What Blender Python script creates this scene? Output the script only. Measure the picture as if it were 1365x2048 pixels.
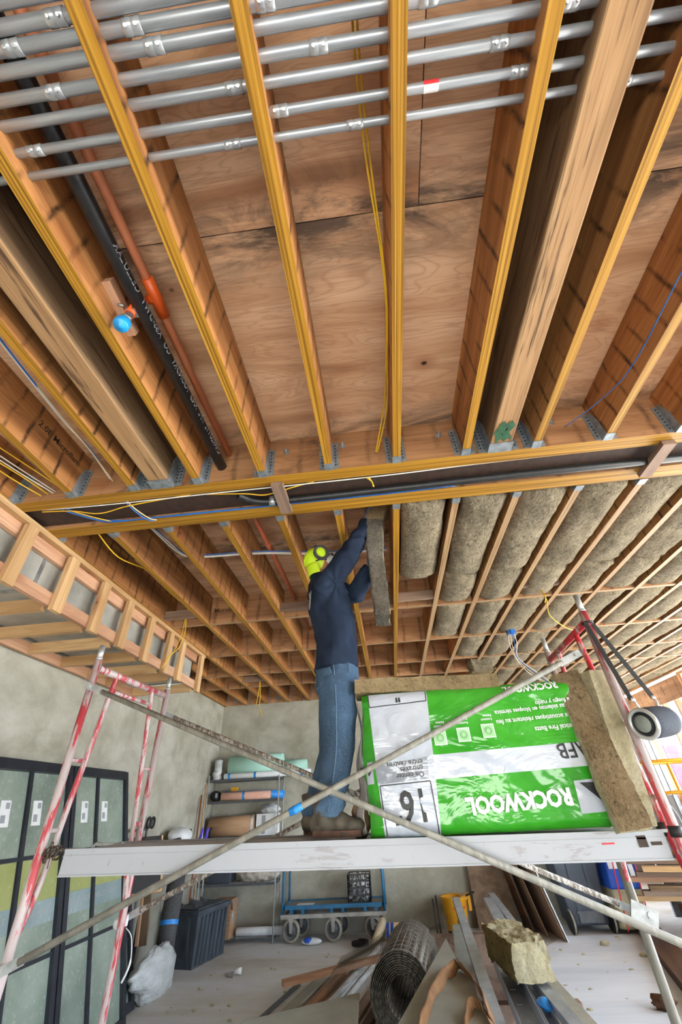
import bpy, bmesh, math, random
from mathutils import Vector as V, Matrix as MX, noise as NZ
random.seed(7)
S = bpy.context.scene
for o in list(bpy.data.objects): bpy.data.objects.remove(o)
COL = S.collection
R = math.radians

# ---------------------------------------------------------------- camera
def cam_setup():
    ya, pi, ro = R(-4.28), R(36.357), R(-3.249)
    fw = V((math.sin(ya)*math.cos(pi), math.cos(ya)*math.cos(pi), math.sin(pi)))
    r0 = V((math.cos(ya), -math.sin(ya), 0)); u0 = r0.cross(fw)
    r = r0*math.cos(ro) + u0*math.sin(ro); u = -r0*math.sin(ro) + u0*math.cos(ro)
    cd = bpy.data.cameras.new('camera'); cd.sensor_fit = 'VERTICAL'; cd.sensor_height = 36
    cd.lens = 800/2048*36; cd.clip_start = .02; cd.clip_end = 300
    co = bpy.data.objects.new('camera', cd); COL.objects.link(co)
    m = MX((r, u, -fw)).transposed().to_4x4(); m.translation = (0, 0, 1.45)
    co.matrix_world = m; S.camera = co
cam_setup()
# ---------------------------------------------------------------- sky, sun, exposure
w = bpy.data.worlds.new('sky'); S.world = w; w.use_nodes = True
bg = w.node_tree.nodes['Background']; bg.inputs[0].default_value = (.74, .86, 1, 1); bg.inputs[1].default_value = 6.0
sd = bpy.data.lights.new('sun', 'SUN'); sd.energy = 26.0; sd.angle = R(2); sd.color = (1, .96, .90)
so = bpy.data.objects.new('sun', sd); COL.objects.link(so)
sun_from = V((.55, -.25, 1.0)).normalized()
so.rotation_euler = sun_from.to_track_quat('Z', 'Y').to_euler()
S.view_settings.view_transform = 'Standard'; S.view_settings.look = 'None'
S.view_settings.gamma = 1; S.view_settings.use_curve_mapping = False
S.view_settings.exposure = 0.8
S.cycles.max_bounces = 8; S.cycles.diffuse_bounces = 6; S.cycles.sample_clamp_indirect = 6

# ---------------------------------------------------------------- materials
def hx(h):
    h = h.lstrip('#'); c = [int(h[i:i+2], 16)/255 for i in (0, 2, 4)]
    return tuple(((x/12.92) if x <= .04045 else ((x+.055)/1.055)**2.4) for x in c) + (1,)
class NT:
    def __init__(s, name):
        s.m = bpy.data.materials.new(name); s.m.use_nodes = True; s.t = s.m.node_tree; s.b = s.t.nodes['Principled BSDF']
        tc = s.n('ShaderNodeTexCoord'); oi = s.n('ShaderNodeObjectInfo')
        mul = s.n('ShaderNodeVectorMath', operation='SCALE'); mul.inputs[0].default_value = (37, 91, 53)
        s.l(oi.outputs['Random'], mul.inputs['Scale'])
        ad = s.n('ShaderNodeVectorMath', operation='ADD'); s.l(tc.outputs['Object'], ad.inputs[0]); s.l(mul.outputs[0], ad.inputs[1])
        s.co = ad.outputs[0]; s.raw = tc.outputs['Object']; s.rnd = oi.outputs['Random']
    def n(s, ty, **k):
        x = s.t.nodes.new(ty)
        for a, b in k.items(): setattr(x, a, b)
        return x
    def l(s, a, b): s.t.links.new(a, b)
    def noise(s, sc=5, st=(1, 1, 1), det=4, rough=.55, dist=0, raw=False):
        mp = s.n('ShaderNodeMapping'); mp.inputs['Scale'].default_value = st; s.l(s.raw if raw else s.co, mp.inputs['Vector'])
        x = s.n('ShaderNodeTexNoise'); x.inputs['Scale'].default_value = sc; x.inputs['Detail'].default_value = det
        x.inputs['Roughness'].default_value = rough; x.inputs['Distortion'].default_value = dist
        s.l(mp.outputs[0], x.inputs['Vector']); return x.outputs['Fac']
    def math(s, op, a, b=None, clamp=False):
        x = s.n('ShaderNodeMath', operation=op); x.use_clamp = clamp
        for i, v in enumerate((a, b)):
            if v is None: continue
            if isinstance(v, (int, float)): x.inputs[i].default_value = v
            else: s.l(v, x.inputs[i])
        return x.outputs[0]
    def ramp(s, f, stops, interp='LINEAR'):
        x = s.n('ShaderNodeValToRGB'); x.color_ramp.interpolation = interp; e = x.color_ramp.elements
        while len(e) < len(stops): e.new(.5)
        for el, (p, c) in zip(e, stops):
            el.position = p; el.color = c if not isinstance(c, str) else hx(c)
        s.l(f, x.inputs[0]); return x.outputs[0]
    def step(s, f, a, b):
        x = s.n('ShaderNodeMapRange'); x.inputs[1].default_value = a; x.inputs[2].default_value = b; s.l(f, x.inputs[0]); return x.outputs[0]
    def mix(s, f, a, b, mode='MIX'):
        x = s.n('ShaderNodeMix', data_type='RGBA', blend_type=mode)
        for i, v in ((0, f), (6, a), (7, b)):
            if isinstance(v, (int, float)): x.inputs[i].default_value = v
            elif isinstance(v, str): x.inputs[i].default_value = hx(v)
            elif isinstance(v, tuple): x.inputs[i].default_value = v
            else: s.l(v, x.inputs[i])
        return x.outputs[2]
    def bump(s, h, st=.3, d=.01):
        x = s.n('ShaderNodeBump'); x.inputs['Strength'].default_value = st; x.inputs['Distance'].default_value = d
        s.l(h, x.inputs['Height']); s.l(x.outputs[0], s.b.inputs['Normal'])
    def out(s, col, rough=.6, metal=0, spec=None):
        if isinstance(col, (str, tuple)): s.b.inputs['Base Color'].default_value = hx(col) if isinstance(col, str) else col
        else: s.l(col, s.b.inputs['Base Color'])
        s.b.inputs['Roughness'].default_value = rough; s.b.inputs['Metallic'].default_value = metal
        if spec is not None: s.b.inputs['Specular IOR Level'].default_value = spec
        return s.m
def simple(name, c1, c2=None, sc=12, st=(1, 1, 1), rough=.6, metal=0, bump=0, lo=.35, hi=.65, spec=None, bsc=None, bd=.004):
    t = NT(name)
    f = t.noise(sc, st)
    col = t.ramp(f, ((lo, c1), (hi, c2 or c1)))
    if bump: t.bump(t.noise(bsc or sc*4, st), bump, bd)
    return t.out(col, rough, metal, spec)
def wood(name, light, mid, dark, knots=True, bars=0, bar_period=.125, contour=14, rough=.65, var=.25, stain=0, stain_sc=1.2, fiss=0, edge=0, ksc=(3.2, 1.7, 3.2), gst=(7, .55, 7), gd=.6):
    """grain runs along local Y"""
    t = NT(name)
    base = t.noise(1.0, gst, 3, .5, gd)
    fig = t.math('FRACT', t.math('MULTIPLY', base, contour))
    fig = t.math('ABSOLUTE', t.math('SUBTRACT', fig, .5))
    fine = t.noise(1, (160, 3, 160), 3, .6)
    col = t.ramp(base, ((.3, dark), (.5, mid), (.7, light)))
    col = t.mix(t.math('MULTIPLY', t.step(fig, .22, 0), .38), col, dark)
    col = t.mix(t.math('MULTIPLY', t.step(fine, .5, .68), .45), col, dark)
    if knots:
        vo = t.n('ShaderNodeTexVoronoi'); mp = t.n('ShaderNodeMapping'); mp.inputs['Scale'].default_value = ksc
        t.l(t.co, mp.inputs[0]); t.l(mp.outputs[0], vo.inputs['Vector']); vo.inputs['Scale'].default_value = 1
        kd = t.math('ADD', vo.outputs['Distance'], t.math('MULTIPLY', t.noise(9, (1, 1, 1), 3), .06))
        col = t.mix(t.math('MULTIPLY', t.step(kd, .26, .10), .45), col, '#8a4a22')
        col = t.mix(t.step(kd, .085, .055), col, '#3a1c0c')
    if stain:
        sm = t.noise(stain_sc, (1.6, .8, 1.6), 5, .65, .8)
        col = t.mix(t.math('MULTIPLY', t.step(sm, .60, .76), stain), col, '#3c3630')
    if fiss:
        fs = t.noise(1, (34, 1.6, 34), 4, .7, .4); col = t.mix(t.math('MULTIPLY', t.step(fs, .56, .64), fiss), col, '#33231a')
    if edge:
        sx = t.n('ShaderNodeSeparateXYZ'); t.l(t.raw, sx.inputs[0])
        near = t.step(t.math('ABSOLUTE', sx.outputs[0]), .36, .58)
        mk = t.step(t.noise(2.4, (2.2, .7, 1), 6, .72, 1.0), .42, .58)
        col = t.mix(t.math('MULTIPLY', t.math('MULTIPLY', near, mk), edge), col, '#4a4038')
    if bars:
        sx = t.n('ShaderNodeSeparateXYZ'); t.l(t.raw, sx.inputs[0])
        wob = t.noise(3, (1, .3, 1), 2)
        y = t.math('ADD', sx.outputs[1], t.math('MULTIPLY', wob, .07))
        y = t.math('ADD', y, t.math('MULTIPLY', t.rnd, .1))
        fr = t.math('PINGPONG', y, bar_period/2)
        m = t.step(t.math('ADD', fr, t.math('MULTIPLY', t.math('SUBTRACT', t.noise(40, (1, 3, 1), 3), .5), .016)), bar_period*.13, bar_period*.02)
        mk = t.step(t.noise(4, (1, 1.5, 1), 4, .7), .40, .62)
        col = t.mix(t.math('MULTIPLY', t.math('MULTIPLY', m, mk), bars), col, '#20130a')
    hs = t.n('ShaderNodeHueSaturation'); t.l(col, hs.inputs['Color'])
    t.l(t.math('ADD', t.math('MULTIPLY', t.rnd, var), 1-var/2), hs.inputs['Value'])
    t.bump(fine, .12, .002)
    return t.out(hs.outputs[0], rough, 0, .3)
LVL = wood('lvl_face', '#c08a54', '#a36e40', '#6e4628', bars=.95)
LVLB = wood('lvl_block', '#c0926a', '#a87c56', '#7e583c', bars=.6, bar_period=.21, stain=.7, stain_sc=2.6)
def lvl_edge(name, ca, cb, cc):
    t = NT(name); f = t.noise(1, (150, .8, 150), 2, .5); g = t.noise(3, (4, .7, 4), 3)
    col = t.ramp(f, ((.35, ca), (.5, cb), (.68, cc)))
    col = t.mix(t.math('MULTIPLY', t.step(g, .6, .75), .5), col, ca)
    t.bump(f, .15, .002)
    return t.out(col, .5, 0, .35)
LVLE = lvl_edge('lvl_yellow_edge', '#74500f', '#a0721c', '#b58832')
LVLE2 = lvl_edge('lvl_tan_edge', '#7f6040', '#a38460', '#b4956e')
PLY = wood('plywood_deck', '#e0bc9a', '#cda480', '#a67a58', contour=20, knots=True, stain=.55, stain_sc=1.1, edge=.9, ksc=(3.6, 2.6, 3.6), gst=(4.5, .8, 4.5), gd=1.3)
PSL = wood('strand_timber', '#93795a', '#775f46', '#4e3c2c', knots=False, contour=5, rough=.8, fiss=.75)
PSLE = wood('strand_timber_edge', '#bc9a70', '#a27e58', '#5c4028', knots=False, contour=4, rough=.8, fiss=.8)
FIR = wood('fir_stud', '#d2b084', '#c29d70', '#a47e54', contour=9, var=.2)
FIR2 = wood('fir_stud_pink', '#cda688', '#bd9274', '#9c7054', contour=9, var=.2)
OLDW = wood('weathered_stud', '#a08a78', '#8b7464', '#6b5446', contour=8)
DARKW = wood('dark_timber', '#6b4e38', '#553a28', '#38251a', contour=8)
BROWNW = wood('brown_board', '#96806a', '#826c56', '#665040', contour=7, knots=False)
def concrete(name, a, b, c, bump=.5, sc=2.2):
    t = NT(name); f = t.noise(sc, (1, 1, 1.3), 6, .62, .3); g = t.noise(.7, (1, 1, 1), 3); h = t.noise(40, (1, 1, 1), 5, .7)
    col = t.ramp(f, ((.32, a), (.5, b), (.68, c)))
    col = t.mix(t.math('MULTIPLY', t.step(g, .45, .7), .35), col, a)
    col = t.mix(t.math('MULTIPLY', t.step(h, .58, .7), .12), col, '#7e7a68')
    t.bump(t.math('ADD', t.noise(9, (1, 1, 1), 4), t.math('MULTIPLY', h, .4)), bump, .02)
    return t.out(col, .85, 0, .25)
CONC = concrete('troweled_concrete', '#8f8b7c', '#a3a092', '#b4b2a6')
def floor_mat():
    t = NT('dusty_floor'); f = t.noise(.9, (.6, 1.6, 1), 6, .65, .5); g = t.noise(5, (.5, 3, 1), 5, .6); h = t.noise(60, (1, 1, 1), 4)
    col = t.ramp(f, ((.3, '#aea596'), (.43, '#c4c0ba'), (.56, '#d0d1d3'), (.72, '#dcdfe6')))
    col = t.mix(t.math('MULTIPLY', t.step(g, .56, .75), .28), col, '#bf9a90')
    col = t.mix(t.math('MULTIPLY', t.step(h, .6, .72), .4), col, '#e0dfdc')
    t.bump(h, .2, .004); return t.out(col, .7, 0, .3)
FLOOR = floor_mat()
GROUND = simple('pale_ground', '#c9c4bb', '#d6d2ca', 1.5, rough=.9)
def wool(name, a, b, c, bump=1.0, lt=None, dk='#4a4234', am=1.0, fs=(1, .6, 1)):
    t = NT(name); f = t.noise(3.2, (1, 1, 1), 6, .7, .4); h = t.noise(55, (1, .55, 1), 6, .75, .6); g = t.noise(160, (1, .5, 1), 3)
    col = t.ramp(f, ((.3, a), (.5, b), (.72, c)))
    h2 = t.noise(22, fs, 5, .75, 1.2)
    col = t.mix(t.math('MULTIPLY', t.step(h2, .48, .34), .55*am), col, dk)
    col = t.mix(t.math('MULTIPLY', t.step(h, .47, .36), .7*am), col, dk)
    col = t.mix(t.math('MULTIPLY', t.step(h, .54, .68), .7), col, lt or c)
    t.bump(t.math('ADD', t.math('ADD', h, t.math('MULTIPLY', g, .5)), t.math('MULTIPLY', h2, 1.2)), bump, .02)
    return t.out(col, .95, 0, .1)
WOOL = wool('rock_wool', '#7d7362', '#968a74', '#b2a489', lt='#cdbea0')
WOOLT = wool('rock_wool_tan', '#92805f', '#ad9872', '#c6b089', dk='#63553c', am=.8)
WOOLY = wool('rock_wool_yellow', '#c6ba93', '#dacfaa', '#e9e2c6', dk='#9a8b5e', am=.6)
WOOLG = wool('rock_wool_gray', '#69635a', '#7e786c', '#979082')
STEEL = simple('galvanized_steel', '#8b8f92', '#b4b8ba', 14, rough=.38, metal=.75, bump=.05)
HANG = simple('hanger_steel', '#7d858b', '#9aa3a9', 30, rough=.45, metal=.55)
EMT = simple('conduit_steel', '#969a9e', '#adb1b5', 5, (1, 20, 20), rough=.36, metal=.55)
EMTC = simple('coupling_steel', '#a3a7aa', '#c2c5c7', 30, rough=.26, metal=.6)
RUST = simple('rusty_beam', '#2e211b', '#3f2c22', 20, rough=.7, bump=.3)
BLKP = simple('black_plastic', '#17181a', '#222325', 30, rough=.42, bump=.05)
BLACK = simple('black_rubber', '#141415', '#1c1c1e', 20, rough=.6)
WHITEP = simple('white_print', '#d9dbdc', rough=.6)
GREYP = simple('grey_print', '#8d9094', rough=.6)
INK = simple('black_print', '#191a1c', '#2a2b2d', 40, rough=.5)
INKW = simple('wood_ink', '#2d2014', rough=.8)
ORG = simple('orange_pipe', '#cf7d55', '#d98b64', 6, rough=.4)
ORGD = simple('orange_fitting', '#dd5a1c', '#e4662a', 6, rough=.4)
ORG2 = simple('rusty_orange_pipe', '#a9573a', '#b86445', 6, rough=.5)
BLUECAP = simple('blue_cap', '#1788c9', '#1e95d8', 10, rough=.35)
YEL = simple('yellow_cable', '#d2a417', '#e0b52a', 10, rough=.4)
WHC = simple('white_cable', '#d4d1ca', '#e2dfd8', 10, rough=.4)
BLC = simple('blue_cable', '#1d5fae', '#2b70c0', 10, rough=.4)
CREAMC = simple('cream_cable', '#cfb98c', '#d8c59c', 10, rough=.4)
def paint(name, base, worn, amt, rough=.4, st=(9, 9, 1.3)):
    t = NT(name); f = t.noise(2.2, st, 6, .7, .3); g = t.noise(30, (1, 1, .5), 4, .7)
    m = t.step(f, amt-.02, amt+.03)
    col = t.mix(m, base, worn)
    col = t.mix(t.math('MULTIPLY', t.step(g, .62, .72), .7), col, '#8a7f78')
    t.bump(m, .2, .002); return t.out(col, rough, 0, .4)
RED = paint('worn_red_paint', '#b4424a', '#b8abaa', .47)
REDB = paint('bright_red_paint', '#b92c36', '#bcaeac', .58)
BRACE = paint('grey_brace_tube', '#7f7d74', '#929086', .5, .5)
BRACED = paint('spattered_brace_tube', '#7a7066', '#c9c5bd', .5, .6, (25, 25, 9))
ALU = paint('worn_aluminium', '#a7abb1', '#99979a', .62, .45, (1.5, 6, 6))
CLAMP = simple('galvanized_clamp', '#9fa3a3', '#c3c7c8', 20, rough=.4, metal=.5)
WIRE = simple('dark_wire', '#2a2420', '#5a4638', 40, rough=.6)
TAPEB = simple('blue_tape', '#1f7fd0', '#2d8fdd', 20, rough=.5)
DENIM = None
def denim():
    t = NT('worn_denim'); f = t.noise(4, (1, 1, .7), 5, .6); h = t.noise(220, (1, 1, 2.5), 3)
    col = t.ramp(f, ((.3, '#233648'), (.5, '#354d66'), (.72, '#587590')))
    col = t.mix(t.math('MULTIPLY', t.step(h, .45, .62), .3), col, '#8298ac')
    t.bump(t.math('ADD', t.noise(14, (1, 1, .6), 3), t.math('MULTIPLY', h, .15)), .35, .02); return t.out(col, .85, 0, .15)
DENIM = denim()
NAVY = simple('navy_cotton', '#1c2434', '#2a3548', 4, rough=.9, bump=.3, bsc=16, spec=.1, bd=.02)
NEON = simple('neon_yellow', '#c3e81a', '#d2f238', 8, rough=.6, bump=.15, bsc=25)
SKIN = simple('skin', '#a8694a', '#b9785a', 12, rough=.55)
GLOVE = simple('grey_glove', '#5c5f66', '#7b7e84', 30, rough=.8)
MASK = simple('white_mask', '#bfc0bc', '#d2d2ce', 20, rough=.8)
CHAR = simple('charcoal_foam', '#3c3c3e', '#4a4a4c', 40, rough=.8)
BOOT = simple('dusty_boot_leather', '#3a352e', '#5e574a', 14, rough=.7, bump=.2)
SOLE = simple('boot_sole', '#6b4a3c', '#4a3a32', 30, rough=.8)
def glossy(name, a, b):
    t = NT(name); f = t.noise(3, (1, 1, 1.4), 4, .5); col = t.ramp(f, ((.35, a), (.65, b)))
    w1 = t.noise(3.2, (1.0, 1, 2.0), 3, .5, 1.6); w2 = t.noise(14, (1, 1, 1), 3)
    t.bump(t.math('ADD', w1, t.math('MULTIPLY', w2, .05)), .30, .05); return t.out(col, .15, 0, .55)
BAGG = glossy('green_plastic', '#2b8f1c', '#43a531')
BAGW = glossy('white_plastic', '#b3bbc8', '#c3cad4')
BAGS = glossy('silver_plastic', '#858b95', '#969ca4')
MINT = simple('mint_foam', '#9ccabb', '#abd5c8', 60, (3, 1, 1), rough=.7, bump=.2)
PAPERW = simple('white_paper', '#cdd0d2', '#dadcdd', 10, rough=.7)
ROSIN = simple('rosin_paper', '#c29480', '#cca08c', 10, rough=.8)
CARD = simple('cardboard', '#9c7a5c', '#ab8868', 6, (1, 1, 8), rough=.85)
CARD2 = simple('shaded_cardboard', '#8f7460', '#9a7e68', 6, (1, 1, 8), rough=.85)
CHROME = simple('chrome_wire', '#b9bbbc', '#d2d4d5', 10, rough=.25, metal=.45)
DGREY = simple('dark_grey_metal', '#4b4d50', '#5a5c5f', 20, rough=.5, metal=.3)
BLUEM = simple('blue_painted_steel', '#15557a', '#1d6a92', 8, rough=.5)
CARTG = simple('worn_cart_steel', '#8d8a84', '#a8a49c', 9, rough=.6)
DECKM = simple('cart_mesh_deck', '#6f6c67', '#8a8680', 80, rough=.7, bump=.5)
RUBB = simple('grey_rubber_tyre', '#8a8478', '#a39c8c', 10, rough=.7)
TOTE = simple('scuffed_black_plastic', '#2a3038', '#474f59', 5, (1, 1, .6), rough=.6, bump=.2)
BIN = simple('dark_grey_plastic', '#343b46', '#424a56', 4, rough=.45)
TUB = simple('yellow_plastic', '#dd9c16', '#e8ab2a', 6, rough=.4)
PLASTIC = simple('clear_sheeting', '#b4b9ba', '#cdd1d2', 5, (1, 1, 3), rough=.3, bump=.6, bsc=9, bd=.03)
MESHM = simple('wire_lath', '#4d473f', '#777064', 70, rough=.55, metal=.3)
GREYB = simple('grey_board', '#93948a', '#a5a59a', 3, rough=.85, bump=.1)
BRPAP = simple('brown_kraft_paper', '#75502f', '#8a6440', 8, rough=.9, bump=.4)
STUDM = simple('steel_track', '#9aa0a8', '#b6bcc4', 6, rough=.4, metal=.45)
FRAMEB = simple('black_aluminium', '#20242c', '#2b303a', 12, rough=.4, metal=.2)
TROW = simple('dirty_white_pipe', '#b9bbba', '#cfd0cf', 9, rough=.5)
PINKF = simple('pink_foam', '#df8fb2', '#e8a3c0', 10, rough=.7)
SKYB = simple('insulation_wrap_blue', '#1f4fb8', '#2a5cc6', 8, rough=.35)
REDP = simple('red_print', '#c92a33', rough=.5)
LIFT = simple('lift_yellow', '#dc9c1f', '#e6aa30', 8, rough=.45)
PURP = simple('purple_grip', '#4a36c0', '#5a46cc', 8, rough=.5)
HDUCT = simple('duct_steel', '#8f8f88', '#b4b4ac', 3.5, (1, 1, 1), rough=.4, metal=.25, bump=.1)
WRAP = simple('black_flashing', '#26282b', '#36383b', 30, rough=.5)
def glassm(name, tint, rough):
    t = NT(name); f = t.noise(2, (1, 1, 1), 5, .6); h = t.noise(35, (1, 1, 1), 4)
    col = t.ramp(f, ((.35, tint[0]), (.65, tint[1])))
    col = t.mix(t.math('MULTIPLY', t.step(h, .58, .7), .25), col, '#c6cdc2')
    return t.out(col, rough, 0, .6)
GLS = glassm('dusty_green_glass', ('#6d7a70', '#8d998e'), .12)
GLSY = glassm('yellow_reflection_glass', ('#868c52', '#9ca268'), .3)  # yellow and grey tints for the painted window reflections
GLSG = glassm('grey_reflection_glass', ('#76888b', '#8c9c9f'), .25)

# ---------------------------------------------------------------- mesh builder and object helpers
class MB:
    def __init__(s): s.v = []; s.f = []; s.m = []; s.sm = []
    def add(s, v, f, m=0, smooth=False):
        o = len(s.v); s.v += [V(x) for x in v]
        for q in f: s.f.append([i+o for i in q]); s.m.append(m); s.sm.append(smooth)
        return s
    def box(s, c, d, M=None, m=0, mb=None):
        x, y, z = (k/2 for k in d); vs = [V((a*x, b*y, e*z)) for a in (-1, 1) for b in (-1, 1) for e in (-1, 1)]
        vs = [(M @ q if M else q) + V(c) for q in vs]
        fs = [(0, 1, 3, 2), (4, 6, 7, 5), (0, 4, 5, 1), (2, 3, 7, 6), (0, 2, 6, 4), (1, 5, 7, 3)]
        s.add(vs, fs, m)
        if mb is not None: s.m[-2] = mb
        return s
    def bx(s, x0, x1, y0, y1, z0, z1, m=0, mb=None):
        return s.box(((x0+x1)/2, (y0+y1)/2, (z0+z1)/2), (x1-x0, y1-y0, z1-z0), None, m, mb)
    def tube(s, P, r, n=8, m=0, cap=True, closed=False, sx=1, up=None):
        P = [V(p) for p in P]; N = len(P); rs = r if isinstance(r, (list, tuple)) else [r]*N
        rings = []; prev = None
        for i, p in enumerate(P):
            a = P[i-1] if (i > 0 or closed) else p; b = P[(i+1) % N] if (i < N-1 or closed) else p
            t = (b-a); t = t.normalized() if t.length > 1e-9 else V((0, 0, 1))
            if prev is None:
                u = V(up) if up else (V((0, 0, 1)) if abs(t.z) < .9 else V((1, 0, 0)))
            else: u = prev
            u = (u - t*u.dot(t)); u = u.normalized() if u.length > 1e-6 else t.orthogonal().normalized()
            prev = u; w2 = t.cross(u)
            rings.append([p + (u*math.cos(2*math.pi*k/n) + w2*math.sin(2*math.pi*k/n)*sx)*rs[i] for k in range(n)])
        vs = [q for g in rings for q in g]; fs = []
        for i in range(N if closed else N-1):
            j = (i+1) % N
            for k in range(n): fs.append((i*n+k, i*n+(k+1) % n, j*n+(k+1) % n, j*n+k))
        o = len(s.f); s.add(vs, fs, m, True)
        if cap and not closed:
            s.f += [[len(s.v)-len(vs)+k for k in range(n)][::-1], [len(s.v)-n+k for k in range(n)]]; s.m += [m, m]; s.sm += [False, False]
        return s
    def cyl(s, a, b, r, r2=None, n=16, m=0): return s.tube([a, b], [r, r if r2 is None else r2], n, m)
    def lathe(s, prof, c, ax=(0, 0, 1), n=20, m=0, sm=True):
        ax = V(ax).normalized(); u = ax.orthogonal().normalized(); w2 = ax.cross(u); vs = []; fs = []
        for r, h in prof:
            for k in range(n):
                a = 2*math.pi*k/n; vs.append(V(c)+ax*h+(u*math.cos(a)+w2*math.sin(a))*r)
        for i in range(len(prof)-1):
            for k in range(n): fs.append((i*n+k, i*n+(k+1) % n, (i+1)*n+(k+1) % n, (i+1)*n+k))
        return s.add(vs, fs, m, sm)
    def ell(s, c, r, M=None, n=16, k=10, m=0, fn=None):
        vs = []; fs = []
        for i in range(k+1):
            t = math.pi*i/k
            for j in range(n):
                a = 2*math.pi*j/n; q = V((math.sin(t)*math.cos(a)*r[0], math.sin(t)*math.sin(a)*r[1], math.cos(t)*r[2]))
                if fn: q = fn(q)
                vs.append((M @ q if M else q)+V(c))
        for i in range(k):
            for j in range(n): fs.append((i*n+j, (i+1)*n+j, (i+1)*n+(j+1) % n, i*n+(j+1) % n))
        return s.add(vs, fs, m, True)
    def grid(s, fn, nu, nv, m=0, smooth=True, thick=0):
        vs = [V(fn(i/nu, j/nv)) for j in range(nv+1) for i in range(nu+1)]
        fs = [(j*(nu+1)+i, j*(nu+1)+i+1, (j+1)*(nu+1)+i+1, (j+1)*(nu+1)+i) for j in range(nv) for i in range(nu)]
        return s.add(vs, fs, m, smooth)
    def prism(s, poly, off, m=0):
        n = len(poly); off = V(off); vs = [V(p) for p in poly]+[V(p)+off for p in poly]
        fs = [list(range(n))[::-1], list(range(n, 2*n))]+[(i, (i+1) % n, n+(i+1) % n, n+i) for i in range(n)]
        return s.add(vs, fs, m)
    def xf(s, M): s.v = [M @ v for v in s.v]; return s
ORI = {}
def link(name, mb, mats, parent=None, base=None, M=None, bevel=0, solid=0, sub=0):
    me = bpy.data.meshes.new(name); o = bpy.data.objects.new(name, me)
    if not isinstance(mats, (list, tuple)): mats = [mats]
    if M is not None: org = V((0, 0, 0)); vs = mb.v
    else:
        if base is None:
            xs = [v.x for v in mb.v]; ys = [v.y for v in mb.v]; zs = [v.z for v in mb.v]
            base = V(((min(xs)+max(xs))/2, (min(ys)+max(ys))/2, min(zs)))
        org = V(base); vs = [v-org for v in mb.v]
    me.from_pydata([tuple(v) for v in vs], [], mb.f); 
    for mt in mats: me.materials.append(mt)
    me.polygons.foreach_set('material_index', mb.m); me.polygons.foreach_set('use_smooth', mb.sm); me.update()
    bm = bmesh.new(); bm.from_mesh(me); bmesh.ops.recalc_face_normals(bm, faces=bm.faces); bm.to_mesh(me); bm.free()
    W = M.copy() if M is not None else MX.Translation(org)
    if parent is not None: o.parent = parent; o.matrix_basis = ORI[parent.name].inverted() @ W
    else: o.matrix_basis = W
    COL.objects.link(o); ORI[o.name] = W
    if solid: md = o.modifiers.new('thick', 'SOLIDIFY'); md.thickness = solid; md.offset = 0
    if bevel: md = o.modifiers.new('bevel', 'BEVEL'); md.width = bevel; md.segments = 2; md.limit_method = 'ANGLE'; md.angle_limit = R(40)
    if sub: md = o.modifiers.new('sub', 'SUBSURF'); md.levels = sub; md.render_levels = sub
    return o
def tag(o, label, cat=None, group=None):
    o['label'] = label
    if cat: o['category'] = cat
    if group: o['group'] = group
    return o
def thing(name, label, cat, loc, group=None):
    o = bpy.data.objects.new(name, None); COL.objects.link(o); o.empty_display_size = .1
    o.matrix_basis = MX.Translation(V(loc)); ORI[o.name] = o.matrix_basis.copy()
    return tag(o, label, cat, group)
def struct(o): o['kind'] = 'structure'; return o
def dup(root, label, delta=(0, 0, 0), rotz=0):
    c = root.copy(); COL.objects.link(c); c['label'] = label
    c.matrix_basis = MX.Translation(V(delta)) @ root.matrix_basis @ MX.Rotation(rotz, 4, 'Z')
    for ch in list(root.children):
        d = ch.copy(); COL.objects.link(d); d.parent = c
        for g in list(ch.children):
            e = g.copy(); COL.objects.link(e); e.parent = d
    return c
def frame_of(p0, p1, up=(0, 0, 1)):
    p0, p1 = V(p0), V(p1); y = (p1-p0).normalized(); u = V(up); x = y.cross(u)
    if x.length < 1e-5: x = y.orthogonal()
    x.normalize(); z = x.cross(y)
    m = MX((x, y, z)).transposed().to_4x4(); m.translation = (p0+p1)/2
    return m, (p1-p0).length
def stick(name, p0, p1, wx, hz, mat, parent=None, up=(0, 0, 1), mb=None, bevel=0):
    """a squared piece of timber or steel: local Y runs along it"""
    m, L = frame_of(p0, p1, up); b = MB().box((0, 0, 0), (wx, L, hz), None, 0, mb)
    return link(name, b, mat, parent, M=m, bevel=bevel)
def spline(P, k=6):
    P = [V(p) for p in P]; out = []
    for i in range(len(P)-1):
        a = P[max(i-1, 0)]; b = P[i]; c = P[i+1]; d = P[min(i+2, len(P)-1)]
        for j in range(k):
            t = j/k; out.append(.5*((2*b)+(-a+c)*t+(2*a-5*b+4*c-d)*t*t+(-a+3*b-3*c+d)*t**3))
    return out+[P[-1]]
def text_mb(s, size, font_off=0, m=0, align='LEFT'):
    cu = bpy.data.curves.new('t', 'FONT'); cu.body = s; cu.size = size; cu.offset = font_off; cu.align_x = align; cu.resolution_u = 2
    ob = bpy.data.objects.new('t', cu); COL.objects.link(ob)
    dg = bpy.context.evaluated_depsgraph_get(); me = bpy.data.meshes.new_from_object(ob.evaluated_get(dg))
    b = MB().add([v.co.copy() for v in me.vertices], [list(p.vertices) for p in me.polygons], m)
    bpy.data.objects.remove(ob); bpy.data.meshes.remove(me); bpy.data.curves.remove(cu); return b
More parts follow.
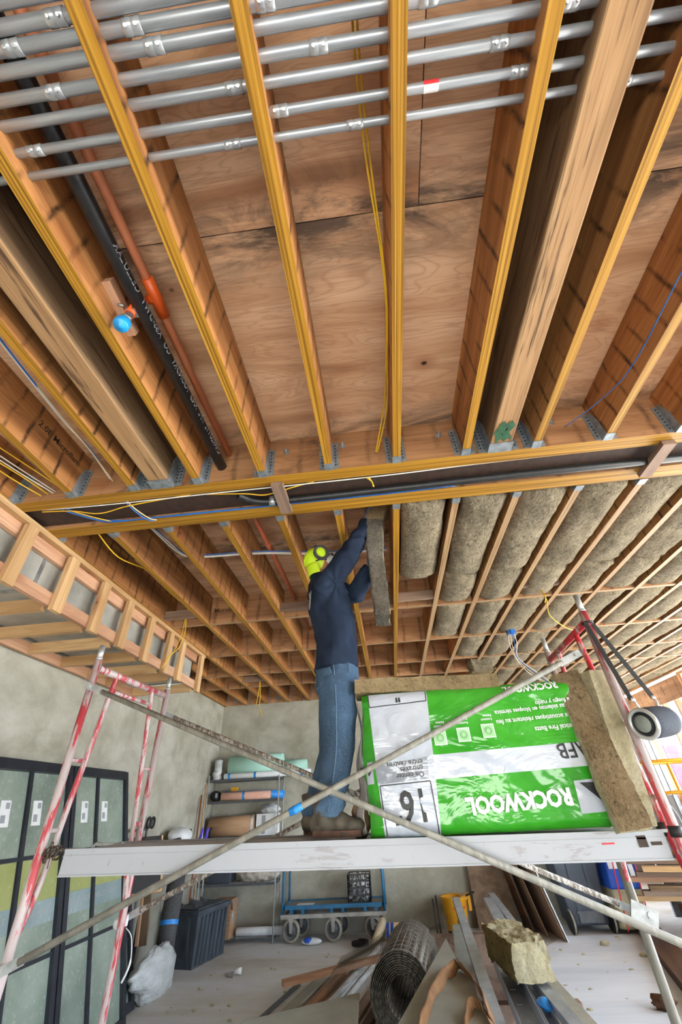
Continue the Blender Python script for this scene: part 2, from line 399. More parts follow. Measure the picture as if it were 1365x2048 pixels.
def baked(mb, voxel, smooth=4, disp=0, dsc=.1, seed=0):
    """fuse overlapping volumes into one continuous skin"""
    me = bpy.data.meshes.new('b'); me.from_pydata([tuple(v) for v in mb.v], [], mb.f)
    bm = bmesh.new(); bm.from_mesh(me); bmesh.ops.recalc_face_normals(bm, faces=bm.faces); bm.to_mesh(me); bm.free()
    ob = bpy.data.objects.new('b', me); COL.objects.link(ob)
    md = ob.modifiers.new('r', 'REMESH'); md.mode = 'VOXEL'; md.voxel_size = voxel
    if smooth: sm = ob.modifiers.new('s', 'SMOOTH'); sm.iterations = smooth; sm.factor = .5
    dg = bpy.context.evaluated_depsgraph_get(); m2 = bpy.data.meshes.new_from_object(ob.evaluated_get(dg))
    vs = [v.co.copy() for v in m2.vertices]; ns = [v.normal.copy() for v in m2.vertices]
    out = MB()
    if callable(disp): vs = [v+n*disp(v) for v, n in zip(vs, ns)]
    out.add(vs, [list(p.vertices) for p in m2.polygons], 0, True)
    bpy.data.objects.remove(ob); bpy.data.meshes.remove(me); bpy.data.meshes.remove(m2); return out

# ================================================================ STRUCTURE
J = 3.09; DK = 3.40; JW = .046; X0 = .217; SP = .406
def jx(k): return X0+SP*k
LW = -3.07; BW = 8.12
f = link('floor', MB().bx(-3.3, 5.6, -2.2, 11.2, -.12, 0), FLOOR); struct(f); tag(f, 'dusty concrete floor with pale wear and reddish stains')
g = link('ground', MB().bx(-40, 60, -60, 60, -.3, -.125), GROUND); struct(g); tag(g, 'pale bare ground outside the building')
wl = link('wall_left', MB().bx(LW-.25, LW, -2.2, BW+.25, 0, DK), CONC); struct(wl); tag(wl, 'grey troweled concrete wall on the left')
wb = link('wall_back', MB().bx(LW-.25, 2.9, BW, BW+.25, 0, DK), CONC); struct(wb); tag(wb, 'grey troweled concrete wall at the back')
wf = MB().bx(LW-.25, -2.0, -2.45, -2.2, 0, DK).bx(2.2, 5.6, -2.45, -2.2, 0, DK).bx(-2.0, 2.2, -2.45, -2.2, 1.25, DK)  # unseen wall added to block the front sky, its opening sized for the light
wf = link('wall_front_light_block', wf, CONC); struct(wf); tag(wf, 'added grey wall behind the viewer with a low opening shaping the daylight')
ceil = link('ceiling', MB().bx(LW-.25, 6.8, -2.5, 11.4, DK+.019, DK+.2), CONC, base=(0, 0, DK)); struct(ceil); tag(ceil, 'open joist ceiling with plywood deck above yellow edged joists')  # slab runs on past the right side as an added, unseen sun canopy
ys = [-1.83+1.22*i for i in range(12)]
for i, y in enumerate(ys):
    xs = -3.32 + (1.22 if i % 2 else 0)
    while xs < 5.4:
        a = max(xs, LW-.2); b = min(xs+2.44, 5.45); yy0 = max(y, -1.55); yy1 = min(y+1.22, 11.1)
        if b-a > .3 and yy1 > yy0:
            m, L = frame_of((a+.002, (yy0+yy1)/2, DK+.009), (b-.002, (yy0+yy1)/2, DK+.009))
            link('plywood_sheet', MB().box((0, 0, 0), (yy1-yy0-.004, L, .018)), PLY, ceil, M=m)
        xs += 2.44
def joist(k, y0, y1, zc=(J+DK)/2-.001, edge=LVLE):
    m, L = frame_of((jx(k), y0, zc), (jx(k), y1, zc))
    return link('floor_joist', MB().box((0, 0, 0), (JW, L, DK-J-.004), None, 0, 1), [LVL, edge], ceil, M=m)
def hanger(par, x, y, w, sgn, h=.22):
    b = MB(); t = .003; L = .055; y1 = y+sgn*L
    ya, yb = min(y, y1), max(y, y1)
    b.bx(x-w/2-t, x+w/2+t, ya, yb, J-t, J-.0002)
    for s in (-1, 1):
        xx = x+s*(w/2+t/2+.0005)
        # tapered side plate and its flange on the ledger
        b.prism([(xx-t/2, y, J), (xx-t/2, y1, J), (xx-t/2, y+sgn*L*.95, J+h*.55), (xx-t/2, y+sgn*.024, J+h), (xx-t/2, y, J+h)], (t, 0, 0))
        b.bx(min(xx, xx+s*.036), max(xx, xx+s*.036), min(y, y+sgn*t), max(y, y+sgn*t), J+.005, J+h)
        for q in range(7):
            zz = J+.03+q*.027
            b.bx(xx+s*.016-.004, xx+s*.016+.004, min(y+sgn*t, y+sgn*.006), max(y+sgn*t, y+sgn*.006), zz, zz+.008, 1)
    return link('joist_hanger', b, [HANG, INK], par, base=(x, y, J))
LY0, LY1 = 1.785, 1.875          # first ledger
L20, L21 = 2.085, 2.195          # second ledger
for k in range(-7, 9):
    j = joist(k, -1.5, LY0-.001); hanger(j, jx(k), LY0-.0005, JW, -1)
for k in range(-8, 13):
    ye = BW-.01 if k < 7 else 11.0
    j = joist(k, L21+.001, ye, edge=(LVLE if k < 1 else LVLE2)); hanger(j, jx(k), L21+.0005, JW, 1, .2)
def ledger(y0, y1):
    m, L = frame_of((LW+.01, (y0+y1)/2, (J+DK)/2), (5.4, (y0+y1)/2, (J+DK)/2))
    return link('ledger_board', MB().box((0, 0, 0), (y1-y0, L, DK-J-.004), None, 0, 1), [LVLB, LVLE], ceil, M=m)
ledger(LY0, LY1); l2 = ledger(L20, L21)
# steel beam between the ledgers
sb = thing('steel_beam', 'dark rusty steel beam in the slot between the two ledgers', 'beam', (0, (LY1+L20)/2, J))
yc = (LY1+L20)/2
link('web', MB().bx(LW+.02, 5.4, yc-.012, yc+.012, J+.045, DK-.01), RUST, sb)
link('bottom_flange', MB().bx(LW+.02, 5.4, LY1+.003, L20-.003, J+.03, J+.045), RUST, sb)
# blocking rows in the far bay
ROWS = [4.03, 5.12, 6.07, 6.81]
for r, y in enumerate(ROWS):
    for k in range(-8, 12):
        a, b = jx(k)+JW/2+.001, jx(k+1)-JW/2-.001
        h0 = J+.002 if (r+k) % 3 else J+.004
        m, L = frame_of((a, y, (h0+DK)/2), (b, y, (h0+DK)/2))
        link('blocking', MB().box((0, 0, 0), (.044, L, DK-h0-.006), None, 0, 1), [LVLB, LVLE2], ceil, M=m)
for (k, y) in ((-3, 3.86), (-6, 3.82), (0, 3.86), (3, 3.79), (-6, 6.5), (1, 7.3), (-1, 3.95)):
    stick('flat_block', (jx(k)+JW/2+.001, y, J+.055), (jx(k+1)-JW/2-.001, y, J+.055), .04, .085, OLDW, ceil)
# dark wrapped rim with printed tabs at the back
rim = link('rim_board', MB().bx(LW+.01, 2.88, BW-.045, BW-.012, J+.012, DK-.01), [LVLB], ceil)
for k in range(-8, 7):
    x = jx(k)
    link('strap_tie', MB().bx(x+.03, x+.05, BW-.053, BW-.046, J+.02, J+.27), GREYP, ceil)
    if k % 2 == 0:
        link('washer_plate', MB().bx(x+.17, x+.23, BW-.053, BW-.046, J+.05, J+.11).bx(x+.19, x+.21, BW-.064, BW-.053, J+.07, J+.09), GREYP, ceil)
# ledger bolts near the camera
for x in (-.10, .50, -.46, 1.18):
    b = MB().cyl((x, LY0-.03, J+.19), (x, LY0, J+.19), .009, n=10).cyl((x, LY0-.006, J+.19), (x, LY0, J+.19), .022, n=6)
    link('ledger_bolt', b, STEEL, ceil)
# two thick strand timbers in the near bay
def timber(x0, x1, label, lab2):
    t = thing('timber_beam', label, 'beam', ((x0+x1)/2, LY0, J))
    m, L = frame_of(((x0+x1)/2, -1.5, (J+DK)/2), ((x0+x1)/2, LY0-.001, (J+DK)/2))
    link('timber', MB().box((0, 0, 0), (x1-x0, L, DK-J-.006), None, 0, 1), [PSL, PSLE], t, M=m, bevel=.008)
    w2 = x1-x0; x = (x0+x1)/2; y = LY0-.001
    b = MB().bx(x0-.004, x1+.004, y-.075, y, J-.004, J-.0005)
    for s in (-1, 1):
        xx = x+s*(w2/2+.0025)
        b.prism([(xx-.0015, y, J), (xx-.0015, y-.075, J), (xx-.0015, y-.07, J+.16), (xx-.0015, y-.03, J+.26), (xx-.0015, y, J+.26)], (.003, 0, 0))
        b.bx(min(xx, xx+s*.05), max(xx, xx+s*.05), y-.004, y, J+.005, J+.26)
        for q in range(8):
            for u in (.012, .034): b.bx(xx+s*u-.004, xx+s*u+.004, y-.008, y-.004, J+.03+q*.028, J+.038+q*.028, 1)
    link('beam_hanger', b, [HANG, INK], t)
    return t
tb = timber(.755, .882, 'thick rough strand timber beam with green paint near its right hand end', '')
link('green_paint_mark', MB().grid(lambda u, v: (.770+.085*u+.012*math.sin(9*v), 1.56+.13*v+.014*math.sin(13*u), J-.0012), 8, 6), simple('green_paint', '#164028', '#215a38', 30, rough=.7), tb)
timber(-1.292, -1.165, 'thick rough strand timber beam on the left beside the black pipe bay', '')

# ================================================================ INSULATION IN THE CEILING
def batt_mb(x0, x1, y0, y1, seed, bulge=.055):
    nu, nv = 12, max(6, int((y1-y0)/.055)); sd = seed*7.31
    def fn(u, v):
        x = x0+(x1-x0)*u; y = y0+(y1-y0)*v
        e = abs(2*u-1); ev = min(v, 1-v)*(y1-y0)
        p = (1-e**2.6)
        z = J+.052-bulge*p - .004
        n1 = NZ.noise((x*4+sd, y*3, sd)); n2 = NZ.noise((x*16+sd, y*14, sd*2)); n3 = NZ.noise((x*45, y*40, sd))
        z += n1*.022+n2*.011+n3*.005
        if ev < .05: z += .03*(1-ev/.05)**1.5+n2*.01
        xx = x + (1 if u < .5 else -1)*(e**6)*(.014+.036*max(0, NZ.noise((u*2, y*2.3, sd+4))+.15))
        return (xx, y+n2*.006*(1 if 0 < v < 1 else 2.5), z)
    b = MB().grid(fn, nu, nv)
    N = len(b.v); loop = [i for i in range(nu+1)]+[j*(nu+1)+nu for j in range(1, nv+1)]+[nv*(nu+1)+i for i in range(nu-1, -1, -1)]+[j*(nu+1) for j in range(nv-1, 0, -1)]
    top = [V((b.v[i].x, b.v[i].y, J+.135)) for i in loop]; n = len(loop); o = len(b.v); b.v += top
    for i in range(n): b.f.append([loop[i], loop[(i+1) % n], o+(i+1) % n, o+i]); b.m.append(0); b.sm.append(True)
    b.f.append([o+i for i in range(n)]); b.m.append(0); b.sm.append(False)
    return b
SEG = [(2.215, 3.39), (3.395, 4.0), (4.06, 5.09), (5.15, 6.04), (6.10, 6.78), (6.84, 8.0)]
ORDN = ['first', 'second', 'third', 'fourth', 'fifth', 'sixth', 'seventh', 'eighth', 'ninth', 'tenth', 'eleventh', 'twelfth']
nb = {0: 1, 1: 3, 2: 4}
for k in range(0, 12):
    segs = list(SEG)
    if k >= 6: segs += [(8.05, 9.25), (9.3, 10.9)]
    for r, (a, b) in enumerate(segs[:nb.get(k, 99)]):
        o = link('insulation_batt', batt_mb(jx(k)+JW/2+.003, jx(k+1)-JW/2-.003, a, b, k*9+r), WOOL)
        tag(o, f'wool batt, {ORDN[r]} from the slot beam in the {ORDN[k]} bay right of the worker', 'insulation', 'mineral wool batts in the ceiling')

# ================================================================ CONDUITS, PIPES, CABLES
CY = [(.298, .0118), (.241, .0132), (.179, .0142), (.128, .0155), (.077, .0165), (.038, .0165), (.002, .0165), (-.038, .0165)]
CZ = 3.152
coup = {0: [-.299, .089, .891], 1: [-.915, -.135, .575], 2: [-.254, .506], 3: [-.769, .001, .68], 4: [-.445, .30], 5: [-.825, -.486, -.126], 6: [-.675, .4], 7: [-.3, .2]}
for i, (y, r) in enumerate(CY):
    t = thing('steel_conduit', f'galvanized conduit through the near joists, {ORDN[i]} in order from the slot beam', 'conduit', (0, y, CZ-r), 'steel conduits through the near joists')
    link('tube', MB().cyl((-2.6, y, CZ), (2.6, y, CZ), r, n=14), EMT, t)
    for x in coup[i]:
        c = MB().lathe([(r+.0004, -.026), (r+.0022, -.025), (r+.0022, -.003), (r+.0012, -.001), (r+.0012, .001), (r+.0022, .003), (r+.0022, .025), (r+.0004, .026)], (x, y, CZ), (1, 0, 0), 16)
        for dx in (-.014, .014): c.cyl((x+dx, y-.006, CZ-r-.007), (x+dx, y-.002, CZ-r+.002), .0042, n=8)
        link('coupling', c, EMTC, t)
    if i == 1:
        link('paper_sticker', MB().lathe([(r+.0006, -.022), (r+.0006, .022)], (.319, y, CZ), (1, 0, 0), 14), PAPERW, t)['label'] = 'white paper sticker with red edge'
        rb = MB().grid(lambda u, v: (.297+.044*u, y+(r+.0012)*math.cos(R(185+55*v)), CZ+(r+.0012)*math.sin(R(185+55*v))), 2, 6); link('sticker_edge', rb, REDP, t)
# black drain pipe
t = thing('drain_pipe', 'black plastic drain pipe with white lettering running along the near joists', 'pipe', (-.86, 1.78, 3.17))
link('tube', MB().tube([(-.866, -1.5, 3.224), (-.872, 1.795, 3.214)], .031, 18), BLKP, t)
off = 0
for word in 'CHARLOTTE PIPE AND FOUNDRY CO ABS-DWV CELLULAR'.split():
    b = text_mb(word, .042, .0006); wx = max(v.x for v in b.v)
    vs = []
    for v in b.v:  # wrap lettering round the pipe; text runs towards -y
        a = R(-40)+v.y/.031; vs.append(V((-.869+.0315*math.cos(a), 1.66-(v.x+off)*.92, 3.2155+.0315*math.sin(a))))
    b.v = vs; link('white_lettering', b, GREYP, t); off += wx+.03
# orange sprinkler line in the near bay
t = thing('sprinkler_pipe', 'orange sprinkler pipe with tee and blue capped drop beside the black pipe', 'pipe', (-.83, 1.78, 3.29))
link('tube', MB().tube([(-.828, -1.5, 3.318), (-.838, 1.79, 3.318)], .0205, 16), ORG, t)
link('tee', MB().tube([(-.832, .70, 3.318), (-.834, .87, 3.318)], .0265, 16).tube([(-.832, .785, 3.318), (-.868, .785, 3.31)], .021, 14), ORGD, t)
link('drop', MB().tube([(-.868, .785, 3.31), (-.905, .78, 3.26), (-.91, .775, 3.17)], [.017, .019, .02], 14), ORGD, t)
link('adapter', MB().cyl((-.91, .775, 3.17), (-.908, .768, 3.10), .0165, n=14).cyl((-.909, .77, 3.135), (-.909, .77, 3.12), .022, n=6), STEEL, t)
link('blue_cap', MB().lathe([(.0, -.052), (.010, -.052), (.012, -.046), (.026, -.044), (.030, -.038), (.030, -.004), (.026, .0), (0, .0)], (-.906, .764, 3.09), (-.05, .16, 1), 24), BLUECAP, t)
link('clamp', MB().bx(-.93, -.885, .76, .80, 3.19, 3.21).cyl((-.95, .74, 3.2), (-.93, .75, 3.2), .006, n=8), STEEL, t)
o = stick('wood_block', (-.960, .66, 3.245), (-.960, .88, 3.215), .038, .05, FIR2); tag(o, 'short wooden block nailed behind the blue capped sprinkler', 'wood block')
def cable(name, label, paths, mats, cat='cable', r=.0042, group=None):
    b = MB(); ms = []
    allp = [V(p) for P in paths for p in P]; base = allp[0]
    t = thing(name, label, cat, base, group) if len(paths) > 1 else None
    for P, m in zip(paths, mats):
        bb = MB().tube(spline(P), r, 6)
        if t: link('strand', bb, m, t, base=P[0])
        else: tag(link(name, bb, m, base=P[0]), label, cat, group)
    return t
cable('yellow_cable', 'pair of yellow cables hanging along the joist in the middle of the near bay', [
    [(.105, -.3, 3.30), (.107, .1, 3.30), (.125, .39, 3.27), (.178, .8, 3.22), (.182, 1.17, 3.25), (.165, 1.5, 3.27), (.10, 1.76, 3.17)],
    [(.122, -.3, 3.32), (.122, .1, 3.32), (.140, .39, 3.29), (.183, .82, 3.21), (.184, 1.17, 3.22), (.178, 1.5, 3.24), (.108, 1.76, 3.165)]], [YEL, YEL])
cable('data_cable', 'white and blue data cable bundle drooping from the left near joists', [
    [(-1.62, .6, 3.30), (-1.62, .95, 3.27), (-1.61, 1.3, 3.24), (-1.585, 1.52, 3.22), (-1.57, 1.74, 3.17)],
    [(-1.61, .6, 3.30), (-1.605, .95, 3.262), (-1.60, 1.3, 3.236), (-1.58, 1.52, 3.22), (-1.56, 1.74, 3.165)],
    [(-1.63, .6, 3.31), (-1.61, .95, 3.265), (-1.595, 1.3, 3.233), (-1.582, 1.52, 3.216), (-1.555, 1.75, 3.16)]], [WHC, BLC, CREAMC], r=.0045)
cable('yellow_cable', 'bunch of yellow and white cables entering the ledger at far left', [
    [(-2.3, 1.0, 3.30), (-2.15, 1.3, 3.25), (-2.0, 1.6, 3.2), (-1.91, 1.78, 3.17)],
    [(-2.3, 1.1, 3.24), (-2.2, 1.35, 3.2), (-2.08, 1.6, 3.17), (-2.0, 1.78, 3.14)],
    [(-2.3, 1.2, 3.22), (-2.22, 1.4, 3.19), (-2.12, 1.62, 3.15), (-2.04, 1.78, 3.13)],
    [(-2.3, 1.05, 3.27), (-2.18, 1.32, 3.23), (-2.04, 1.6, 3.18), (-1.95, 1.78, 3.15)],
    [(-2.3, 1.15, 3.25), (-2.2, 1.34, 3.22), (-2.06, 1.6, 3.17), (-1.96, 1.78, 3.14)]], [YEL, YEL, YEL, WHC, WHC], r=.0042)
cable('blue_wire', 'single blue wire sagging beside a joist at upper right', [[(1.37, .5, 3.16), (1.37, .93, 3.125), (1.375, 1.34, 3.13), (1.33, 1.6, 3.19), (1.24, 1.77, 3.22)]], [BLC], r=.003)
# things in the slot
t = thing('waste_pipe', 'black pipe with steel band running in the slot under the steel beam', 'pipe', (.6, 2.03, 3.07))
link('tube', MB().tube(spline([(-.80, 1.93, 3.09), (-.72, 2.0, 3.09), (-.60, 2.03, 3.09), (-.3, 2.032, 3.09)])+[V((1.0, 2.015, 3.09)), V((5.3, 2.03, 3.09))], .024, 14), BLKP, t)
link('band_clamp', MB().lathe([(.0245, -.02), (.028, -.018), (.028, .018), (.0245, .02)], (-.60, 2.03, 3.09), (1, .05, 0), 16).bx(-.61, -.59, 1.995, 2.005, 3.09, 3.11), STEEL, t)
cable('blue_cable', 'bundle of blue cables lying along the slot on the second ledger', [
    [(-2.0, 1.93, 3.12), (-1.86, 2.02, 3.10), (-1.75, 2.06, 3.085), (-1.6, 2.07, 3.09), (-1.2, 2.072, 3.095), (-.5, 2.075, 3.094), (.2, 2.072, 3.093), (.6, 2.075, 3.10)],
    [(-2.0, 1.92, 3.12), (-1.84, 2.0, 3.09), (-1.72, 2.05, 3.078), (-1.5, 2.062, 3.082), (-1.1, 2.064, 3.087), (-.5, 2.066, 3.086), (.2, 2.066, 3.085), (.55, 2.07, 3.10)],
    [(-1.98, 1.9, 3.12), (-1.86, 1.98, 3.10), (-1.7, 2.045, 3.082), (-1.3, 2.06, 3.08), (-.4, 2.06, 3.08), (.45, 2.068, 3.097)]], [BLC, BLC, BLC], r=.004)
cable('slot_cables', 'white and yellow cables strung along the near edge of the slot', [
    [(-2.1, 1.885, 3.10), (-1.6, 1.885, 3.088), (-1.0, 1.885, 3.09), (-.4, 1.884, 3.086), (.2, 1.882, 3.085), (.7, 1.884, 3.1), (1.3, 1.89, 3.11)],
    [(-2.1, 1.89, 3.09), (-1.9, 1.90, 3.08), (-1.72, 1.93, 3.06), (-1.5, 1.90, 3.075), (-1.1, 1.884, 3.10)],
    [(-1.0, 1.90, 3.10), (-.75, 1.91, 3.08), (-.62, 1.93, 3.07), (-.45, 1.90, 3.08), (-.3, 1.886, 3.10)],
    [(.03, 1.88, 3.08), (.06, 1.90, 3.06), (.065, 1.93, 3.045)], [(.045, 1.88, 3.08), (.06, 1.905, 3.06), (.07, 1.932, 3.045)],
    [(-1.9, 1.9, 3.08), (-1.8, 1.97, 3.07), (-1.72, 2.05, 3.08)]], [WHC, YEL, YEL, YEL, YEL, YEL], r=.0038)
cable('hanging_data_cable', 'short white and blue cable drop crossing the slot at left', [
    [(-1.52, 1.88, 3.10), (-1.48, 1.93, 3.065), (-1.43, 2.02, 3.05), (-1.40, 2.06, 3.06)],
    [(-1.535, 1.88, 3.10), (-1.49, 1.94, 3.06), (-1.45, 2.02, 3.045), (-1.42, 2.06, 3.055)]], [CREAMC, BLC], r=.004)
for x, lab in ((-.525, 'short pale wood block bridging the slot left of centre'), (1.80, 'short pale wood block bridging the slot at far right')):
    tag(stick('bridging_block', (x, 1.84, J-.018), (x, 2.13, J-.018), .075, .034, OLDW), lab, 'wood block')
# far bay services
cable('service_cable', 'white and blue cables strung across the far joists behind the worker', [
    [(-1.67, 2.23, 3.25), (-1.62, 2.5, 3.22), (-1.55, 2.75, 3.20), (-1.4, 2.80, 3.20), (-.9, 2.83, 3.20), (-.4, 2.93, 3.20), (.15, 2.97, 3.20)],
    [(-1.65, 2.23, 3.26), (-1.60, 2.5, 3.23), (-1.53, 2.75, 3.21), (-1.38, 2.79, 3.208), (-.9, 2.82, 3.208), (-.4, 2.92, 3.208), (.15, 2.96, 3.208)],
    [(-1.66, 2.23, 3.24), (-1.59, 2.52, 3.215), (-1.52, 2.77, 3.195), (-1.36, 2.81, 3.195), (-.9, 2.84, 3.195), (-.4, 2.94, 3.195), (.15, 2.98, 3.195)]], [WHC, BLC, WHC], r=.0045)
cable('yellow_cable', 'yellow cable looping down beside the leftmost far joist', [[(-1.93, 2.2, 3.12), (-1.93, 2.5, 3.08), (-1.90, 2.9, 3.16), (-1.93, 3.3, 3.17), (-1.95, 3.7, 3.2), (-1.93, 3.83, 3.16)]], [YEL], r=.005)
cable('yellow_cable', 'yellow cable loop hanging in front of the soffit end', [
    [(-1.98, 3.83, 3.10), (-1.99, 3.84, 2.95), (-2.02, 3.83, 2.80), (-2.08, 3.80, 2.66)],
    [(-1.97, 3.83, 3.10), (-1.96, 3.84, 2.95), (-1.99, 3.83, 2.80), (-2.06, 3.81, 2.72), (-2.10, 3.79, 2.60)]], [YEL, YEL], r=.005)
t = thing('sprinkler_pipe', 'dull orange pipe running between far joists behind the worker', 'pipe', (-.86, 2.2, 3.27))
link('tube', MB().cyl((-.865, L21+.002, 3.30), (-.852, 4.95, 3.30), .018, n=14), ORG2, t)
link('coupling', MB().cyl((-.862, 2.86, 3.30), (-.860, 2.98, 3.30), .024, n=14), ORG2, t)
cable('yellow_cable', 'yellow cable end hanging below the ceiling near the back wall', [
    [(-1.92, 6.5, 3.104), (-1.93, 6.5, 2.95), (-1.95, 6.48, 2.75)], [(-1.92, 6.5, 3.104), (-1.90, 6.5, 2.9), (-1.90, 6.5, 2.72), (-1.84, 6.5, 2.60)]], [YEL, YEL], r=.006)
cable('yellow_cable', 'yellow cable loop dangling between fitted batts right of the bag', [
    [(1.64, 3.82, 3.08), (1.65, 3.80, 3.0), (1.62, 3.79, 2.93)], [(1.64, 3.82, 3.08), (1.67, 3.85, 2.98), (1.69, 3.95, 2.86), (1.86, 4.1, 2.78), (2.05, 4.3, 2.8)]], [YEL, YEL], r=.005)
t = thing('junction_box', 'blue electrical box with dangling white wires among the batts', 'electrical box', (1.62, 5.0, 3.06))
link('box', MB().bx(1.575, 1.665, 4.96, 5.05, 3.045, 3.11).bx(1.60, 1.64, 4.945, 4.96, 3.03, 3.09), BLC, t, bevel=.004)
for q in range(4):
    link('wire', MB().tube(spline([(1.59+q*.02, 5.0, 3.05), (1.56+q*.03, 5.0, 2.93), (1.58+q*.01, 4.98, 2.75), (1.66+q*.05, 4.98, 2.60-q*.02), (1.78+q*.06, 5.0, 2.5-.04*q)]), .004, 6), [WHC, CREAMC, BLC, WHC][q], t)
# printed names on the wood
def print_on(s, size, M, mat, par, nm='printed_name'):
    b = text_mb(s, size, .0008); b.xf(M); return link(nm, b, mat, par, base=b.v[0] if b.v else (0, 0, 0))
M1 = MX(((0, 0, 1, jx(-5)+JW/2+.0012), (1, 0, 0, 1.34), (0, 1, 0, 3.27), (0, 0, 0, 1)))
print_on('2.0E Microllam', .060, M1, INKW, ceil)
M2 = MX(((1, 0, 0, jx(-5)+.06), (0, 0, -1, ROWS[0]-.0245), (0, 1, 0, 3.22), (0, 0, 0, 1)))
print_on('Microllam', .066, M2, INKW, ceil)

# ================================================================ SOFFIT AND DUCT (left)
sf = thing('soffit_frame', 'pale wooden soffit framework boxed around ducts along the left wall', 'soffit frame', (-2.64, 3.5, 2.63))
SX = -2.235; SB = 2.63
stick('top_rail', (SX-.02, -1.5, J-.02), (SX-.02, 5.0, J-.02), .09, .038, FIR, sf)
stick('top_plate', (SX-.045, -1.5, J-.08), (SX-.045, 5.0, J-.08), .038, .085, FIR2, sf)
stick('bottom_rail', (SX-.022, -1.5, SB+.075), (SX-.022, 5.0, SB+.075), .038, .088, FIR2, sf)
stick('wall_nailer', (LW+.05, -1.5, SB+.045), (LW+.05, 5.0, SB+.045), .04, .09, FIR2, sf)
sy = [.6, 1.0, 1.42, 1.98, 2.42, 2.84, 3.22, 3.63, 4.05, 4.36, 4.9]
for y in sy:
    stick('cripple_stud', (SX+.019, y, SB), (SX+.019, y, J-.045), .088, .038, FIR, sf, up=(1, 0, 0))
    stick('cross_piece', (SX-.045, y-.03, SB+.045), (LW+.071, y-.03, SB+.045), .038, .088, FIR if y > 2 else FIR2, sf)
t = thing('air_duct', 'galvanized metal air duct inside the wooden soffit', 'duct', (-2.66, 3.0, 2.74))
link('duct_run', MB().bx(-2.98, -2.306, -1.4, 4.85, 2.74, 3.01), HDUCT, t, bevel=.006)
for y in (1.2, 2.25, 3.35, 4.45): link('joint_flange', MB().bx(-2.99, -2.303, y, y+.03, 2.73, 3.02), STEEL, t)
link('duct_cap', MB().bx(-2.98, -2.306, 4.851, 4.87, 2.74, 3.01), BLACK, t)

# ================================================================ WINDOW UNITS LEANING ON THE LEFT WALL
def lean(xb, xt, zt):
    n = V((xt-xb, 0, zt)).normalized()
    m = MX(((0, n.x, n.z, xb), (1, 0, 0, 0), (0, n.z, -n.x, 0), (0, 0, 0, 1)))
    return m   # local X = world y, local Y = up the lean, local -Z = into room
def window_unit(label, y0, y1, mull, rails, H, M, film):  # film adds painted reflections to the panes
    t = thing('window_unit', label, 'window', tuple(M @ V(((y0+y1)/2, 0, 0))))
    def part(nm, b, m): b.xf(M); return link(nm, b, m, t)
    fw = .055; d = .07
    def bar(nm, a0, a1, b0, b1, dd=d): return part(nm, MB().bx(a0, a1, b0, b1, -dd/2, dd/2), FRAMEB)
    bar('stile', y0, y0+fw, 0, H); bar('stile', y1-fw, y1, 0, H); bar('head_rail', y0+fw, y1-fw, H-.075, H, .085); bar('sill_rail', y0+fw, y1-fw, 0, .07)
    ms = [y0+fw]+list(mull)+[y1-fw]; rs = [.07]+list(rails)+[H-.075]
    for m in mull: bar('mullion', m-.018, m+.018, .07, H-.075, .05)
    for i in range(len(ms)-1):
        a = ms[i]+(.018 if i else 0); b = ms[i+1]-(.018 if i < len(ms)-2 else 0)
        for r in rails: bar('glazing_bar', a, b, r-.012, r+.012, .045)
        for q in range(len(rs)-1):
            c = rs[q]+(.012 if q else 0); e = rs[q+1]-(.012 if q < len(rs)-2 else 0)
            part('pane', MB().bx(a, b, c, e, -.006, .006), GLS)
            if film and q == 1:  # reflected colours and words painted on the glass as bands and lettering
                part('yellow_reflection', MB().bx(a+.004, b-.004, e-.26, e-.002, .0065, .008), GLSY)
                part('grey_film_and_reflection', MB().bx(a+.004, b-.004, e-.40, e-.262, .0065, .008), GLSG)
                w1, w2_ = ('HELLO', 'HEAT')
                for s_, xx in ((w1, a+.03), (w2_, a+.23)):
                    tb_ = text_mb(s_, .055); tb_.v = [V((v.x+xx, v.y+e-.345, .0088)) for v in tb_.v]; part('reflected_lettering', tb_, GREYP)
                part('reflected_stripe', MB().prism([(a+.19, e-.40, .0083), (a+.198, e-.40, .0083), (a+.218, e-.27, .0083), (a+.21, e-.27, .0083)], (0, 0, .0004)), GREYP)
    for (a, b) in [((ms[0]+ms[1])/2, H-.36), ((ms[1]+ms[2])/2-.1, H-.36)]:
        part('paper_sticker', MB().bx(a-.05, a+.05, b-.085, b+.085, .0065, .008), PAPERW)
        part('sticker_print', MB().bx(a-.035, a+.01, b-.06, b-.01, .0082, .0086).bx(a+.0, a+.04, b+.03, b+.07, .0082, .0086), GREYP)
    return t
LM = lean(-2.52, -3.02, 1.87)
HL = math.hypot(.50, 1.87); zs = HL/1.87
window_unit('black framed glazed window unit leaning on the left wall, nearer the tall shelf', 4.20, 5.15, [4.61], [.655*zs, 1.24*zs], HL, LM, True)
window_unit('black framed glazed window unit leaning on the left wall, nearest the camera', 3.20, 4.185, [3.68], [.655*zs, 1.24*zs], HL, LM, True)
window_unit('low dark window unit leaning behind the big glazed units', 4.5, 5.55, [5.0], [.5], 1.02, lean(-2.66, -2.97, 1.0), False)
o = link('plastic_sheet', MB().ell((-2.62, 5.80, .17), (.10, .46, .20), MX.Rotation(R(-8), 3, 'X'), 30, 18, 0, lambda q: V((q.x, q.y, q.z*(1+.5*q.y/.46)))*(1+.25*NZ.noise(q*9)+.12*NZ.noise(q*26))), PLASTIC)
tag(o, 'crumpled translucent plastic sheet slumped at the foot of the windows', 'plastic sheet')
t = thing('chalkboard_sign', 'dark chalkboard sign with white lettering half hidden under the plank', 'sign', (-2.85, 5.7, .80))
sgM = MX(((0.55, -.28, -.79, -2.98), (.835, .2, .51, 5.42), (0.0, .94, -.33, .80), (0, 0, 0, 1)))
